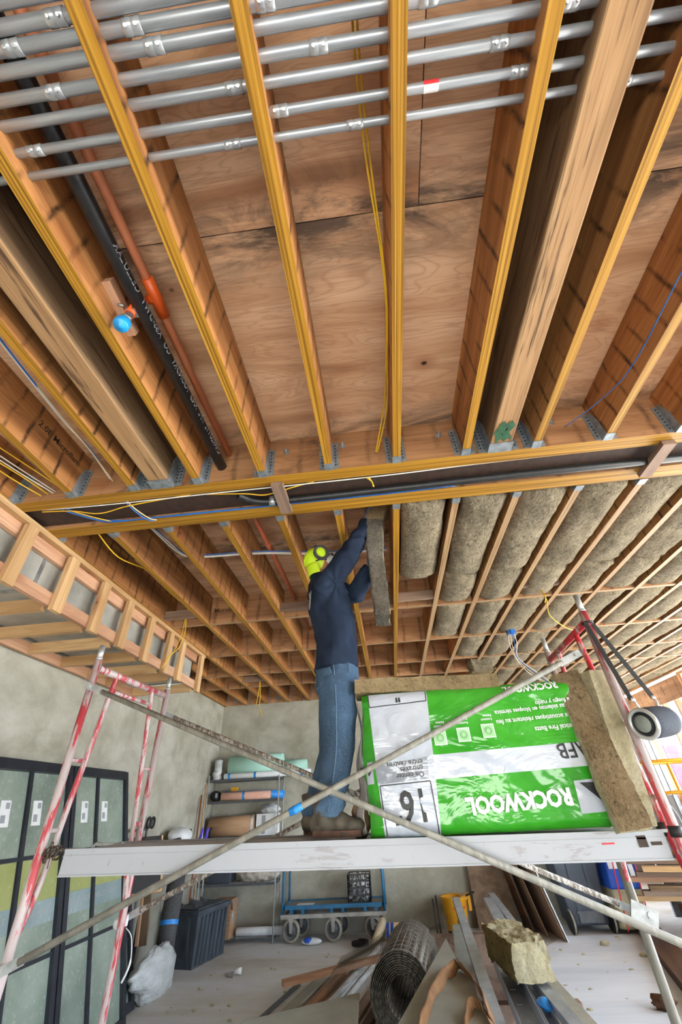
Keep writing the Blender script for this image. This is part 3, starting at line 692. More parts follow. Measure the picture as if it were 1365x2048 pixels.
link('board', MB().bx(0, .5, 0, .5, -.01, 0).xf(sgM), BLACK, t)
link('wood_frame', MB().bx(0, .5, -.02, 0, -.015, .012).bx(-.02, 0, -.02, .5, -.015, .012).bx(.5, .52, -.02, .5, -.015, .012).xf(sgM), FIR, t)
b = text_mb('WOOD', .07); b.v = [sgM @ V((v.x+.06, v.y+.12, .002)) for v in b.v]; link('chalk_lettering', b, WHITEP, t)
b = text_mb('everyday', .05); b.v = [sgM @ V((v.x+.16, v.y+.04, .002)) for v in b.v]; link('chalk_lettering', b, WHITEP, t)

# ================================================================ SCAFFOLD
sc = thing('scaffold', 'worn red pipe scaffold with grey cross braces standing around the plank', 'scaffold', (-.25, 2.85, 0))
def end_frame(F, B, zt, pin, hdr, sgn, bright):
    """one end frame: two posts, header, inner walk-through legs, rungs and coupling pins"""
    F, B = V(F), V(B); d = (B-F).normalized(); wdt = (B-F).length
    def at(s, z): q = F+d*s; return V((q.x, q.y, z))
    fr = link('end_frame', MB().cyl(at(.02, hdr), at(wdt-.02, hdr), .021, n=14), REDB if bright else RED, sc)
    for s in (0, wdt):
        link('post', MB().cyl(at(s, .03), at(s, zt), .0215, n=16), RED, fr)
        link('coupling_pin', MB().cyl(at(s, zt), at(s, pin), .0165, n=12).cyl(at(s, zt), at(s, zt+.012), .02, n=12), CLAMP, fr)
        link('base_plate', MB().bx(at(s, 0).x-.06, at(s, 0).x+.06, at(s, 0).y-.06, at(s, 0).y+.06, 0, .01).cyl(at(s, .01), at(s, .1), .016, n=10), CLAMP, fr)
    ins = .215
    for s, e in ((ins, 0), (wdt-ins, wdt)):
        sg = 1 if e == 0 else -1
        P = [at(s, hdr), at(s-.02*sg, hdr-.1), at(e+.10*sg, 1.50), at(e+.07*sg, 1.25), at(e+.03*sg, 1.10), at(e, 1.02)]
        link('inner_leg', MB().tube(spline(P, 5), .0155, 12), REDB if bright and e == 0 else RED, fr)
        z = 1.73; link('stub_rung', MB().cyl(at(e, z), at(e+.125*sg, z), .011, n=10), RED, fr)
        z = 2.02 if False else 1.42; link('stub_rung', MB().cyl(at(e, z), at(e+.09*sg, z), .011, n=10), RED, fr)
    link('sub_header', MB().cyl(at(ins, hdr-.10), at(wdt-ins, hdr-.095), .013, n=12), RED, fr)
    return fr, at
FL, BL, FR, BR = (-1.772, 2.42), (-1.722, 3.27), (1.228, 2.42), (1.262, 3.22)
f1, a1 = end_frame((*FL, 0), (*BL, 0), 2.27, 2.36, 2.222, 1, False)
f2, a2 = end_frame((*FR, 0), (*BR, 0), 2.32, 2.425, 2.262, -1, True)
link('leg_extension', MB().cyl((BR[0], BR[1], .05), (BR[0], BR[1], 1.16), .0235, n=16), BRACE, sc)
def brace(p0, p1, mat, nm='cross_brace'):
    p0, p1 = V(p0), V(p1); d = (p1-p0).normalized()
    b = MB().cyl(p0+d*.09, p1-d*.09, .0145, n=12)
    o = link(nm, b, mat, sc)
    for p, s in ((p0, 1), (p1, -1)):
        m, L = frame_of(p-d*.03*s, p+d*.11*s, (0, -1, 0))
        link('flattened_end', MB().box((0, 0, 0), (.036, L, .007)).cyl((0, -L/2+.03, -.004), (0, -L/2+.03, .012), .009, n=8), CLAMP, o, M=m)
    return o
yf = 2.375
brace((FL[0]+.03, yf, 2.098), (FR[0]-.02, yf+.004, .900), BRACE)
b2 = brace((FL[0]+.02, yf-.018, .945), (FR[0]-.16, yf-.014, 2.062), BRACE)
m, L = frame_of((-.485, yf-.017, 1.405), (-.435, yf-.017, 1.427))
link('blue_tape', MB().cyl((-.505, yf-.0175, 1.4392), (-.445, yf-.0172, 1.463), .0168, n=14).cyl((-.490, yf-.0175, 1.4452), (-.470, yf-.0172, 1.4531), .0178, n=14), TAPEB, b2)['label'] = 'blue tape wrapped round the brace'
yb = 3.315
brace((BL[0]-.01, yb, 2.105), (BR[0]+.02, yb-.04, .905), BRACED)
brace((BL[0]-.01, yb+.016, .955), (BR[0]+.0, yb-.02, 2.10), BRACED)
link('pivot_bolt', MB().cyl((-.30, yb-.02, 1.515), (-.30, yb+.03, 1.515), .016, n=10), CLAMP, sc)
link('brace_lock', MB().box((BR[0]+.02, 3.19, .91), (.13, .012, .075), MX.Rotation(R(24), 3, 'Y')).cyl((BR[0]+.045, 3.178, .905), (BR[0]+.045, 3.186, .905), .015, n=10), CLAMP, sc)
for (c, n_) in (((-1.765, 2.44, 1.335), 7), ((-1.70, 3.24, 1.315), 4)):
    b = MB(); rr = random.Random(3)
    for q in range(n_):
        ang = rr.uniform(-.5, .5); cx, cy, cz = c; off = q*.012
        b.tube([V((cx+.015+off+.01*math.sin(t), cy+.03*math.cos(t), cz+.022*math.sin(t)+ang*.02)) for t in [2*math.pi*i/12 for i in range(12)]], .003, 5, closed=True)
    for q in range(3): b.tube(spline([(c[0]+.03, c[1]-.03, c[2]), (c[0]+.05+q*.01, c[1]-.05, c[2]-.04+.04*q), (c[0]+.03+q*.02, c[1]-.04, c[2]-.02-.02*q)]), .0025, 5)
    o = link('wire_tie', b, WIRE, sc); o['kind'] = 'stuff'
link('black_tape', MB().cyl((FR[0]-.005, 2.51, 1.275), (FR[0]-.005, 2.51, 1.325), .026, n=12).cyl((FR[0], 2.42, 1.275), (FR[0], 2.42, 1.315), .026, n=12), BLACK, sc)
b = MB().cyl((BL[0]-.01, 3.30, .925), (BL[0]-.01, 3.30, .975), .031, n=12).ell((BL[0]-.03, 3.285, .94), (.03, .025, .03), n=10, k=6)
b.tube(spline([(BL[0]+.03, 3.28, .92), (BL[0]+.08, 3.27, .88), (BL[0]+.10, 3.27, .78), (BL[0]+.07, 3.27, .70)]), [.003]*12+[.006]*7, 6)
link('white_tape', b, PAPERW, sc)

# ================================================================ PLANK
pk = thing('scaffold_plank', 'long aluminium scaffold plank carrying the worker and the green bag', 'plank', (-.2, 2.7, 1.22))
A, B = V((-1.655, 0, 1.3345)), V((1.185, 0, 1.2935)); sl = math.atan2(B.z-A.z, B.x-A.x)
PM = MX.Translation((A+B)/2) @ MX.Rotation(-sl, 4, 'Y'); PL = (B-A).length
def pkpart(nm, b, m): b.xf(PM); return link(nm, b, m, pk)
pkpart('deck', MB().bx(-PL/2, PL/2, 2.462, 2.928, -.012, 0), ALU)
for y, s in ((2.44, 1), (2.95, -1)):
    b = MB().bx(-PL/2, PL/2, min(y, y+s*.006), max(y, y+s*.006), -.092, .006)
    b.bx(-PL/2, PL/2, min(y-.004*s, y+s*.022), max(y-.004*s, y+s*.022), .0005, .009)
    b.bx(-PL/2, PL/2, min(y-.004*s, y+s*.03), max(y-.004*s, y+s*.03), -.096, -.089)
    b.bx(-PL/2, PL/2, min(y-.003*s, y), max(y-.003*s, y), -.022, -.016)
    pkpart('side_rail', b, ALU)
for i in range(6):
    x = -PL/2+.3+i*(PL-.6)/5; pkpart('cross_rib', MB().bx(x-.03, x+.03, 2.447, 2.943, -.075, -.013), ALU)
for s in (-1, 1):
    for y in (2.50, 2.88):
        x = s*PL/2
        pkpart('hook', MB().bx(min(x-.05*s, x+.10*s), max(x-.05*s, x+.10*s), y-.018, y+.018, -.004, .008).tube(spline([(x+.08*s, y, .0), (x+.115*s, y, .006), (x+.135*s, y, -.02), (x+.13*s, y, -.045)]), .008, 8), CLAMP)
link('red_mark', MB().bx(.905, .96, 2.4385, 2.4395, 1.26, 1.266), REDP, pk)
link('rust_patch', MB().bx(1.06, 1.10, 2.437, 2.4395, 1.245, 1.285).bx(1.115, 1.16, 2.437, 2.4395, 1.25, 1.262), RUST, pk)
def ptop(x): return A.z+(x-A.x)*math.tan(sl)+.009

# ================================================================ BAG OF INSULATION
bag = thing('insulation_bag', 'big bright green plastic bag of batts with upside down white lettering', 'bag', (.43, 2.66, 1.318))
bx0, bx1, by0, by1, bz0, bz1 = -.135, 1.06, 2.475, 2.855, 1.318, 1.965
def bagface(x, z, off=0.):
    u = (x-bx0)/(bx1-bx0); v = (z-bz0)/(bz1-bz0)
    e = min(u, 1-u); e2 = min(v, 1-v)
    y = by0 + .030*(1-min(1, e/.06))**2 + .028*(1-min(1, e2/.07))**2
    y += -.018*math.sin(math.pi*max(0, min(1, v)))*math.sin(math.pi*max(0, min(1, u)))
    y += .010*NZ.noise((x*5+z*3, z*6, 1.3)) + .005*NZ.noise((x*16, z*19+x*9, 4.2)) + .0022*NZ.noise((x*40, z*33, 7))
    return V((x, y-off, z))
def bag_box():
    b = MB()
    def edge_x(v): return .008*math.sin(9*v)+.012*NZ.noise((v*4, 2, 2))
    def fr(u, v):
        x = bx0+(bx1-bx0)*u; z = bz0+(bz1-bz0)*v
        q = bagface(x, z)
        if u < .06: q.x += edge_x(v)*(1-u/.06)
        return q
    b.grid(fr, 80, 44)
    def side(x, s):
        def fn(u, v):
            z = bz0+(bz1-bz0)*v; y = bagface(x, z).y+(by1-bagface(x, z).y)*u
            return V((x+(edge_x(v) if s < 0 else 0)+s*.02*math.sin(math.pi*u)*math.sin(math.pi*v)+.006*NZ.noise((u*6, v*8, x)), y, z))
        b.grid(fn, 10, 44)
    side(bx0, -1); side(bx1, 1)
    b.grid(lambda u, v: V((bx0+(bx1-bx0)*u+(edge_x(1)*(1-u/.06) if u < .06 else 0), bagface(bx0+(bx1-bx0)*u, bz1).y*(1-v)+by1*v, bz1+.012*math.sin(math.pi*v))), 80, 6)
    b.grid(lambda u, v: V((bx0+(bx1-bx0)*u, bagface(bx0+(bx1-bx0)*u, bz0).y*(1-v)+by1*v, bz0)), 80, 2)
    b.grid(lambda u, v: V((bx0+(bx1-bx0)*u, by1, bz0+(bz1-bz0)*v)), 8, 4)
    return b
link('bag_skin', bag_box(), BAGG, bag)
def patch(nm, poly, mat, off=.002, nu=14, nv=14):
    """flat print laid on the bag: four corners (x, z) in order lower left, lower right, upper right, upper left"""
    a, b, c, d = [V((p[0], 0, p[1])) for p in poly]
    def fn(u, v):
        q = (a*(1-u)+b*u)*(1-v)+(d*(1-u)+c*u)*v
        return bagface(q.x, q.z, off)
    return link(nm, MB().grid(fn, nu, nv), mat, bag)
patch('white_column', ((-.062, 1.320), (.206, 1.320), (.242, 1.963), (-.094, 1.963)), BAGW, .002, 30, 44)
patch('silver_panel', ((-.076, 1.533), (.186, 1.545), (.190, 1.640), (-.083, 1.610)), BAGS, .0034)
patch('white_band', ((.214, 1.540), (1.04, 1.560), (1.05, 1.664), (.212, 1.645)), BAGW, .002, 60, 10)
patch('white_label', ((-.128, 1.535), (-.093, 1.536), (-.096, 1.635), (-.13, 1.630)), BAGW, .0034, 6, 8)
patch('logo_panel', ((.872, 1.372), (1.0, 1.376), (1.005, 1.506), (.880, 1.501)), BAGW, .0034, 10, 10)
def line(p, q, wd, mat=INK, off=.0046):
    p, q = V((p[0], 0, p[1])), V((q[0], 0, q[1])); d = (q-p).normalized(); n = V((-d.z, 0, d.x))*wd/2
    patch('printed_rule', ((p-n).xz, (q-n).xz, (q+n).xz, (p+n).xz), mat, off, 14, 1)
line((-.066, 1.526), (.190, 1.535), .005); line((-.066, 1.526), (-.050, 1.325), .005); line((.190, 1.535), (.198, 1.325), .005)
line((-.088, 1.893), (.232, 1.906), .005); line((-.088, 1.893), (-.093, 1.96), .005); line((.232, 1.906), (.236, 1.96), .005)
def bagtext(s, size, x, z, mat=WHITEP, emb=.0012, off=.0050, ang=2, sq=1.0, nm='printed_text'):
    """upside-down print; x, z is the upper right corner where the turned text begins"""
    b = text_mb(s, size, emb); c, sn = math.cos(R(180+ang)), math.sin(R(180+ang)); vs = []
    for v in b.v:
        vx, vy = v.x*sq, v.y
        vs.append(bagface(x+vx*c-vy*sn, z+vx*sn+vy*c, off))
    b.v = vs; return link(nm, b, mat, bag)
bagtext('ROCKWOOL', .092, .850, 1.472, emb=.0045, sq=.92)
bagtext('AFB', .096, 1.005, 1.664, INK, .001, sq=.98)
bagtext("16", .185, .168, 1.505, INK, .004, ang=4, sq=.80)
bagtext('"', .12, .03, 1.455, INK, .003, ang=4)
bagtext('On center', .034, .165, 1.578, INK, .0004); bagtext('entraxes', .034, .163, 1.604, INK, .0004); bagtext('entre centros', .034, .165, 1.630, INK, .0004)
bagtext('"', .09, .09, 1.975, INK, .002)
bagtext('4.0', .06, -.098, 1.615, INK, .001)
bagtext('Acoustical Fire Batts', .032, 1.035, 1.750, emb=.0006); bagtext('Nattes acoustiques résistant au feu', .032, 1.035, 1.800, emb=.0006)
bagtext('Mantas aislantes en bloques térmica', .030, 1.02, 1.845, emb=.0006); bagtext('para fuego y ruido', .030, 1.035, 1.872, emb=.0006)
bagtext('ROCKWOOL', .050, .96, 1.958, emb=.002)
for (x0, z0) in ((.275, 1.720), (.400, 1.728), (.530, 1.738)):
    s = .033
    patch('icon_square', ((x0-s, z0-s), (x0+s, z0-s), (x0+s, z0+s), (x0-s, z0+s)), WHITEP, .0034, 6, 6)
    patch('icon_inset', ((x0-s*.86, z0-s*.86), (x0+s*.86, z0-s*.86), (x0+s*.86, z0+s*.86), (x0-s*.86, z0+s*.86)), simple('pale_green_print', '#9fd39a', rough=.4), .0044, 6, 6)
    b = MB()
    for r_ in (.012, .018): b.tube([bagface(x0+r_*math.cos(t), z0+r_*math.sin(t), .0052) for t in [2*math.pi*i/16 for i in range(16)]], .0009, 4, closed=True)
    link('icon_mark', b, simple('dark_green_print', '#2d7a3a', rough=.5), bag)
    bagtext('Resistant', .016, x0+.034, z0+.060, emb=.0003); bagtext('Résiste', .016, x0+.034, z0+.078, emb=.0003)
b = MB().add([bagface(*p, .0055) for p in ((.905, 1.492), (1.0, 1.40), (1.0, 1.492))], [(0, 1, 2)]); link('logo_mark', b, INK, bag)
o = link('torn_wrap', MB().grid(lambda u, v: (bx0-.015-.05*u*(1-v)*1.2-.012*math.sin(14*v), by0+.09+.05*u, bz0+.02+v*.60-.03*u), 6, 16), simple('grey_film_and_reflection', '#8f8a86', '#a5a09c', 8, rough=.4, bump=.3), bag, solid=.003)

# ================================================================ LOOSE BATTS ON THE PLANK
def slab(name, label, c, ax, ay, az, dims, mats, seed, rough=.012, n=(10, 14, 4), cat='insulation', group=None):
    """a torn-edged block of wool; ax, ay, az are its axes, dims its half sizes"""
    ax, ay, az = V(ax).normalized(), V(ay).normalized(), V(az).normalized(); c = V(c); b = MB()
    def pt(u, v, w_):
        q = c+ax*(u*dims[0])+ay*(v*dims[1])+az*(w_*dims[2])
        nn = V((NZ.noise(q*9+V((seed, 0, 0))), NZ.noise(q*9+V((0, seed, 5))), NZ.noise(q*9+V((9, 0, seed)))))
        n2 = V((NZ.noise(q*38+V((seed, 0, 0))), NZ.noise(q*38+V((0, seed, 5))), NZ.noise(q*38+V((9, 0, seed)))))
        return q+nn*rough+n2*rough*.55
    for s in (-1, 1):
        b.grid(lambda u, v: pt(2*u-1, 2*v-1, s), n[0], n[1], 0 if s > 0 else 0)
        b.grid(lambda u, v: pt(s, 2*u-1, 2*v-1), n[1], n[2], 1)
        b.grid(lambda u, v: pt(2*u-1, s, 2*v-1), n[0], n[2], 2 if len(mats) > 2 else 1)
    o = link(name, b, mats, base=c-V((0, 0, min(abs(az.z)*dims[2]+abs(ay.z)*dims[1]+abs(ax.z)*dims[0], 9))))
    return tag(o, label, cat, group)
WOOLD = wool('rock_wool_brown_face', '#7b6a50', '#958061', '#af9a78', dk='#453823', fs=(1.3, 1.3, .35))
slab('insulation_batt', 'batt lying flat on top of the green bag', (.245, 2.60, 2.002), (1, 0, -.028), (0, 1, 0), (.028, 0, 1), (.41, .11, .038), [WOOLT, WOOLT], 3, .006, (34, 10, 5))
slab('insulation_batt', 'tall dark batt leaning across the right end of the bag, nearest the camera', (1.035, 2.447, 1.655), (1, -.05, .07), (0, .22, 1), (0, -1, .2), (.070, .355, .03), [WOOLD, WOOLY], 11, .009, (8, 34, 5))
slab('insulation_batt', 'tall pale batt standing on edge behind the dark one', (1.150, 2.505, 1.655), (.30, -1, 0), (0.09, 0, 1), (1, .3, 0), (.055, .345, .055), [WOOLY, WOOLY], 17, .006, (6, 34, 6))
slab('insulation_scrap', 'small torn batt scrap on the batt above the bag', (.74, 3.2, 2.245), (1, .2, 0), (-.2, 1, 0), (0, 0, 1), (.075, .05, .045), [WOOLT, WOOL], 23, .012, (8, 8, 6))
o = link('crumpled_paper', MB().ell((-.185, 2.70, 1.395), (.05, .06, .08), n=14, k=10, fn=lambda q: q*(1+.35*NZ.noise(q*22))), CARD)
tag(o, 'crumpled brown paper wad between the boots and the bag', 'paper')

# ================================================================ WORKER
FA = R(22); Fv = V((math.cos(FA), math.sin(FA), 0)); Rv = V((math.sin(FA), -math.cos(FA), 0)); Uz = V((0, 0, 1))
pz = 1.328
wk = thing('person', 'worker in navy long sleeved shirt, jeans and neon yellow cap pushing a batt overhead', 'person', (-.33, 2.68, pz))
def ring(c, a, b, tilt=0, n=18):
    """elliptic ring: a along facing, b along shoulders"""
    c = V(c); f2 = Fv*math.cos(tilt)+Uz*math.sin(tilt)
    return [c+f2*(a*math.cos(2*math.pi*i/n))+Rv*(b*math.sin(2*math.pi*i/n)) for i in range(n)]
def loft(b, rings, m=0):
    n = len(rings[0]); vs = [q for r in rings for q in r]; fs = [(i*n+k, i*n+(k+1) % n, (i+1)*n+(k+1) % n, (i+1)*n+k) for i in range(len(rings)-1) for k in range(n)]
    o = len(b.v); b.add(vs, fs, m, True); b.f += [[o+k for k in range(n)][::-1], [o+len(vs)-n+k for k in range(n)]]; b.m += [m, m]; b.sm += [True, True]
PC = V((-.290, 2.68, 2.10))
Rsh, Rel, Rwr = V((-.310, 2.53, 2.710)), V((-.140, 2.505, 2.922)), V((.005, 2.55, 3.225))
Lsh, Lel, Lwr = V((-.275, 2.85, 2.77)), V((-.125, 2.79, 2.735)), V((-.012, 2.66, 2.885))
HD = V((-.372, 2.655, 2.955))
# bare body (one continuous surface)
def hand(b, wr, fdir, pdir, tdir):
    """palm with five bent fingers; fdir along the fingers, pdir out of the palm, tdir towards the thumb"""
    fdir, pdir, tdir = fdir.normalized(), pdir.normalized(), tdir.normalized()
    b.tube([wr-fdir*.03, wr+fdir*.02, wr+fdir*.07, wr+fdir*.10], [.027, .031, .038, .033], 12, sx=.6, up=tdir)
    for k, (o, L) in enumerate(((.030, .070), (.010, .080), (-.011, .075), (-.031, .058))):
        p = wr+fdir*.095+tdir*o
        P = [p, p+fdir*L*.42+pdir*.006, p+fdir*L*.75+pdir*.022, p+fdir*L*.92+pdir*.042]
        b.tube(P, [.0095, .009, .0085, .0072], 8)
    p = wr+fdir*.030+tdir*.026
    b.tube([p, p+tdir*.026+fdir*.022+pdir*.008, p+tdir*.036+fdir*.050+pdir*.022, p+tdir*.034+fdir*.072+pdir*.034], [.013, .012, .0105, .0085], 8)
b = MB()
loft(b, [ring(PC+V((0, 0, -.08)), .10, .15), ring(PC+V((0, 0, .10)), .10, .14), ring((-.30, 2.68, 2.45), .11, .15), ring((-.335, 2.68, 2.68), .11, .17), ring((-.355, 2.685, 2.79), .075, .13), ring((-.375, 2.68, 2.83), .055, .06), ring((-.375, 2.665, 2.91), .05, .052)])
b.ell(HD, (.083, .074, .104), MX.Rotation(R(-28), 3, 'Y'), 20, 14)
fd = (Fv*.93+Uz*.36).normalized()                                   # where he looks: up and to the right
b.ell(HD+fd*.088-Uz*.006, (.017, .014, .022)); b.ell(HD+fd*.055-Uz*.052+Fv*.018, (.035, .032, .03))
for s in (-1, 1): b.ell(HD+Rv*.072*s-Fv*.005, (.016, .008, .028)); b.ell(HD+fd*.074+Rv*.028*s+Uz*.022, (.012, .012, .009))
for P in ((Rsh, Rel, Rwr), (Lsh, Lel, Lwr)): b.tube([P[0], (P[0]+P[1])/2, P[1], (P[1]*.6+P[2]*.4), P[2]], [.055, .05, .042, .042, .03], 12)
for sgn, hp, kn, an in ((1, V((-.275, 2.60, 2.06)), V((-.295, 2.60, 1.71)), V((-.355, 2.61, 1.41))), (-1, V((-.30, 2.77, 2.06)), V((-.345, 2.79, 1.71)), V((-.47, 2.82, 1.41)))):
    b.tube([hp, (hp+kn)/2, kn, (kn*.6+an*.4), an], [.085, .078, .055, .055, .038], 14)
bd = baked(b, .011, 3)
link('body', bd, SKIN, wk)
# navy shirt
b = MB()
loft(b, [ring((-.288, 2.68, 2.155), .142, .185), ring((-.285, 2.68, 2.24), .140, .182), ring((-.285, 2.68, 2.34), .137, .180), ring((-.298, 2.68, 2.48), .140, .190), ring((-.318, 2.68, 2.60), .146, .205), ring((-.338, 2.685, 2.70), .138, .212), ring((-.358, 2.685, 2.775), .112, .185), ring((-.380, 2.68, 2.825), .078, .105), ring((-.392, 2.672, 2.850), .066, .07)], 0)
b.tube([Rsh+V((-.03, .03, -.05)), Rsh, Rsh*.5+Rel*.5, Rel, Rel*.5+Rwr*.5, Rwr], [.084, .084, .080, .074, .062, .042], 16)
b.tube([Lsh+V((-.03, -.03, -.04)), Lsh, Lsh*.5+Lel*.5, Lel, Lel*.5+Lwr*.5, Lwr], [.08, .088, .086, .080, .066, .046], 16)
def folds(v):
    q = V((v.x*7+v.z*5, v.y*7, v.z*4-v.x*6)); d = .012*NZ.noise(q)+.007*NZ.noise(q*2.3)
    ap = v-V((-.24, 2.5, 2.68)); an_ = math.atan2(ap.z, ap.x); d += .007*math.sin(9*an_+3*NZ.noise(v*5))*math.exp(-ap.length*3.2)
    d += .004*math.sin(60*(v.x+.4*v.z)+6*NZ.noise(v*6))*max(0, 1-abs(v.z-2.68)/.12)
    return d + (.004*math.sin(55*v.z+4*NZ.noise(v*9)) if v.z > 2.85 and v.x > -.25 else 0)
sh = link('shirt', baked(b, .010, 4, folds), NAVY, wk)
for q, (dz, s) in enumerate(((2.64, .06), (2.60, .05), (2.565, .06), (2.47, .035), (2.44, .03))):
    an = R(211-q*2); rr = .158
    p = V((-.315, 2.68, dz))+V((math.cos(an)*.150, math.sin(an)*.18, 0))
    tx = text_mb('\\|/' if q < 3 else 'II', s, .001); M3 = MX(((-math.sin(an), 0, math.cos(an)), (math.cos(an), 0, math.sin(an)), (0, 1, 0)))
    tx.v = [p+M3 @ V((-(v.x-.03), v.y, .004)) for v in tx.v]; link('back_print', tx, WHITEP, wk)
# jeans
b = MB()
loft(b, [ring((-.285, 2.68, 2.03), .140, .178), ring((-.285, 2.68, 2.12), .138, .176), ring((-.283, 2.68, 2.22), .130, .168)])
def leg(hp, kn, an, r): b.tube([hp+V((0, 0, .06)), hp, hp*.5+kn*.5, kn, kn*.5+an*.5, an+V((0, 0, .03)), an+V((0, 0, -.01))], r, 18)
leg(V((-.280, 2.595, 2.06)), V((-.282, 2.59, 1.71)), V((-.345, 2.605, 1.42)), [.10, .118, .112, .092, .080, .076, .079])
leg(V((-.300, 2.765, 2.06)), V((-.335, 2.79, 1.71)), V((-.46, 2.82, 1.42)), [.10, .115, .106, .090, .080, .074, .076])
def jf(v):
    q = V((v.x*6, v.y*6, v.z*9)); d = .007*NZ.noise(q)+.004*NZ.noise(q*2.2)
    if v.z < 1.58: d += .006*math.sin(70*v.z+5*NZ.noise(v*8))
    return d
jn = link('jeans', baked(b, .010, 3, jf), DENIM, wk)
b = MB(); P = [V((-.302+.11*math.cos(t), 2.595-.118, 0)) for t in (0,)]
for z0 in range(0, 30):
    pass
link('side_seam', MB().tube(spline([(-.285, 2.498, 2.15), (-.276, 2.476, 2.0), (-.278, 2.484, 1.85), (-.285, 2.497, 1.71), (-.312, 2.518, 1.56), (-.342, 2.528, 1.43)]), .003, 5), simple('seam_thread', '#5a7690', rough=.8), jn)
link('back_pocket', MB().grid(lambda u, v: (-.405+.10*u+.012*math.sin(v*3), 2.535-.045*u-.008*math.sin(math.pi*u), 2.135-.115*v), 6, 6), DENIM, jn, solid=.004)
link('belt_loop', MB().bx(-.205, -.195, 2.507, 2.513, 2.10, 2.16), DENIM, jn)
# boots
def boot(nm, heel, toe, up):
    heel, toe = V(heel), V(toe); d = (toe-heel).normalized(); L = (toe-heel).length; s = V((-d.y, d.x, 0)); b = MB()
    for (p, r, ht) in ((.0, .040, .05), (.3, .042, .055), (.55, .044, .05), (.8, .043, .035), (.95, .034, .03)):
        b.ell(heel+d*(L*p)+Uz*(.03+ht*.5), (r*1.25, r*1.1, ht), None, 14, 8)
    b.tube([heel+d*L*.16+Uz*.04, heel+d*L*.13+Uz*.12, heel+d*L*.10+Uz*.19], [.052, .052, .058], 16)
    o = link(nm, baked(b, .009, 3, lambda v: .004*NZ.noise(v*20)), BOOT, wk)
    sb_ = MB().prism([heel+d*(L*a)+s*w_ for a, w_ in ((-.12, .022), (-.08, .040), (.3, .040), (.65, .050), (.92, .044), (1.06, .018), (1.06, -.018), (.92, -.044), (.65, -.050), (.3, -.040), (-.08, -.040), (-.12, -.022))], (0, 0, .027))
    link('sole', sb_, SOLE, o)
boot('boot', (-.405, 2.60, pz+.002), (-.19, 2.565, pz-.001), 0)
boot('boot', (-.485, 2.80, pz+.004), (-.40, 2.90, pz+.003), 0)
# gloves
for wr, fdv, pdv, tdv in ((Rwr, V((.10, .03, 1)), V((1, .1, -.1)), V((.1, -1, 0))), (Lwr, V((.15, -.1, 1)), V((1, -.2, 0)), V((-.1, -.8, .2)))):
    b = MB(); hand(b, wr+fdv.normalized()*.01, fdv, pdv, tdv); link('gloved_hand', baked(b, .0055, 2), GLOVE, wk)
# cap, respirator, ear muffs
HM = MX.Rotation(R(-30), 3, 'Y')
def capf(q):
    return q
cp = MB().ell(HD+V((-.030, .004, .012)), (.100, .092, .112), HM, 24, 16)
cp.f = [f for f in cp.f if sum((cp.v[i]-HD).dot(fd) for i in f)/4 < .038]; cp.m = [0]*len(cp.f); cp.sm = [True]*len(cp.f)
cap = link('cap', cp, NEON, wk, solid=.006)
link('cap_crease', MB().tube(spline([HD+V((-.128, -.01, -.02)), HD+V((-.105, -.075, .01)), HD+V((-.045, -.094, .05)), HD+V((.02, -.075, .085))]), .005, 6), NEON, cap)
link('neck_guard', MB().grid(lambda u, v: HD+V((-.112+.02*v+.035*math.sin(math.pi*u)*0, 0, 0))+V((.10*(1-math.cos(math.pi*(u-.5))), .095*math.sin(math.pi*(u-.5)), -.045-.085*v)), 14, 5), NEON, wk, solid=.006)
EC = HD+V((.014, -.098, .028))
link('ear_muff', MB().tube([EC+HM @ V((.044*math.cos(t), 0, .055*math.sin(t))) for t in [2*math.pi*i/24 for i in range(24)]], .013, 10, closed=True), CHAR, wk)
link('ear_muff_cup', MB().ell(EC+V((0, -.004, 0)), (.034, .016, .044), HM, 16, 10), NEON, wk)
link('head_band', MB().tube(spline([EC+V((-.03, .0, .045)), HD+V((-.03, -.07, .105)), HD+V((-.035, .01, .128)), HD+V((-.03, .08, .10))]), .009, 8), CHAR, wk)
link('respirator', MB().ell(HD+fd*.060-Uz*.030+Rv*.026, (.058, .062, .050), MX.Rotation(R(-20), 3, 'Y'), 18, 12), MASK, wk)
link('mask_strap', MB().tube(spline([HD+fd*.05-Uz*.03+Rv*.05, HD+Rv*.088-Uz*.02, HD-Fv*.06+Rv*.075-Uz*.035]), .005, 6), CHAR, wk)
link('eye_glasses', MB().box(HD+fd*.092+Uz*.024+Rv*.028, (.008, .042, .028), HM).box(HD+fd*.092+Uz*.024-Rv*.028, (.008, .042, .028), HM).tube([HD+fd*.085+Uz*.03+Rv*.05, HD+Rv*.086+Uz*.02+Fv*.01], .003, 6), CHAR, wk)
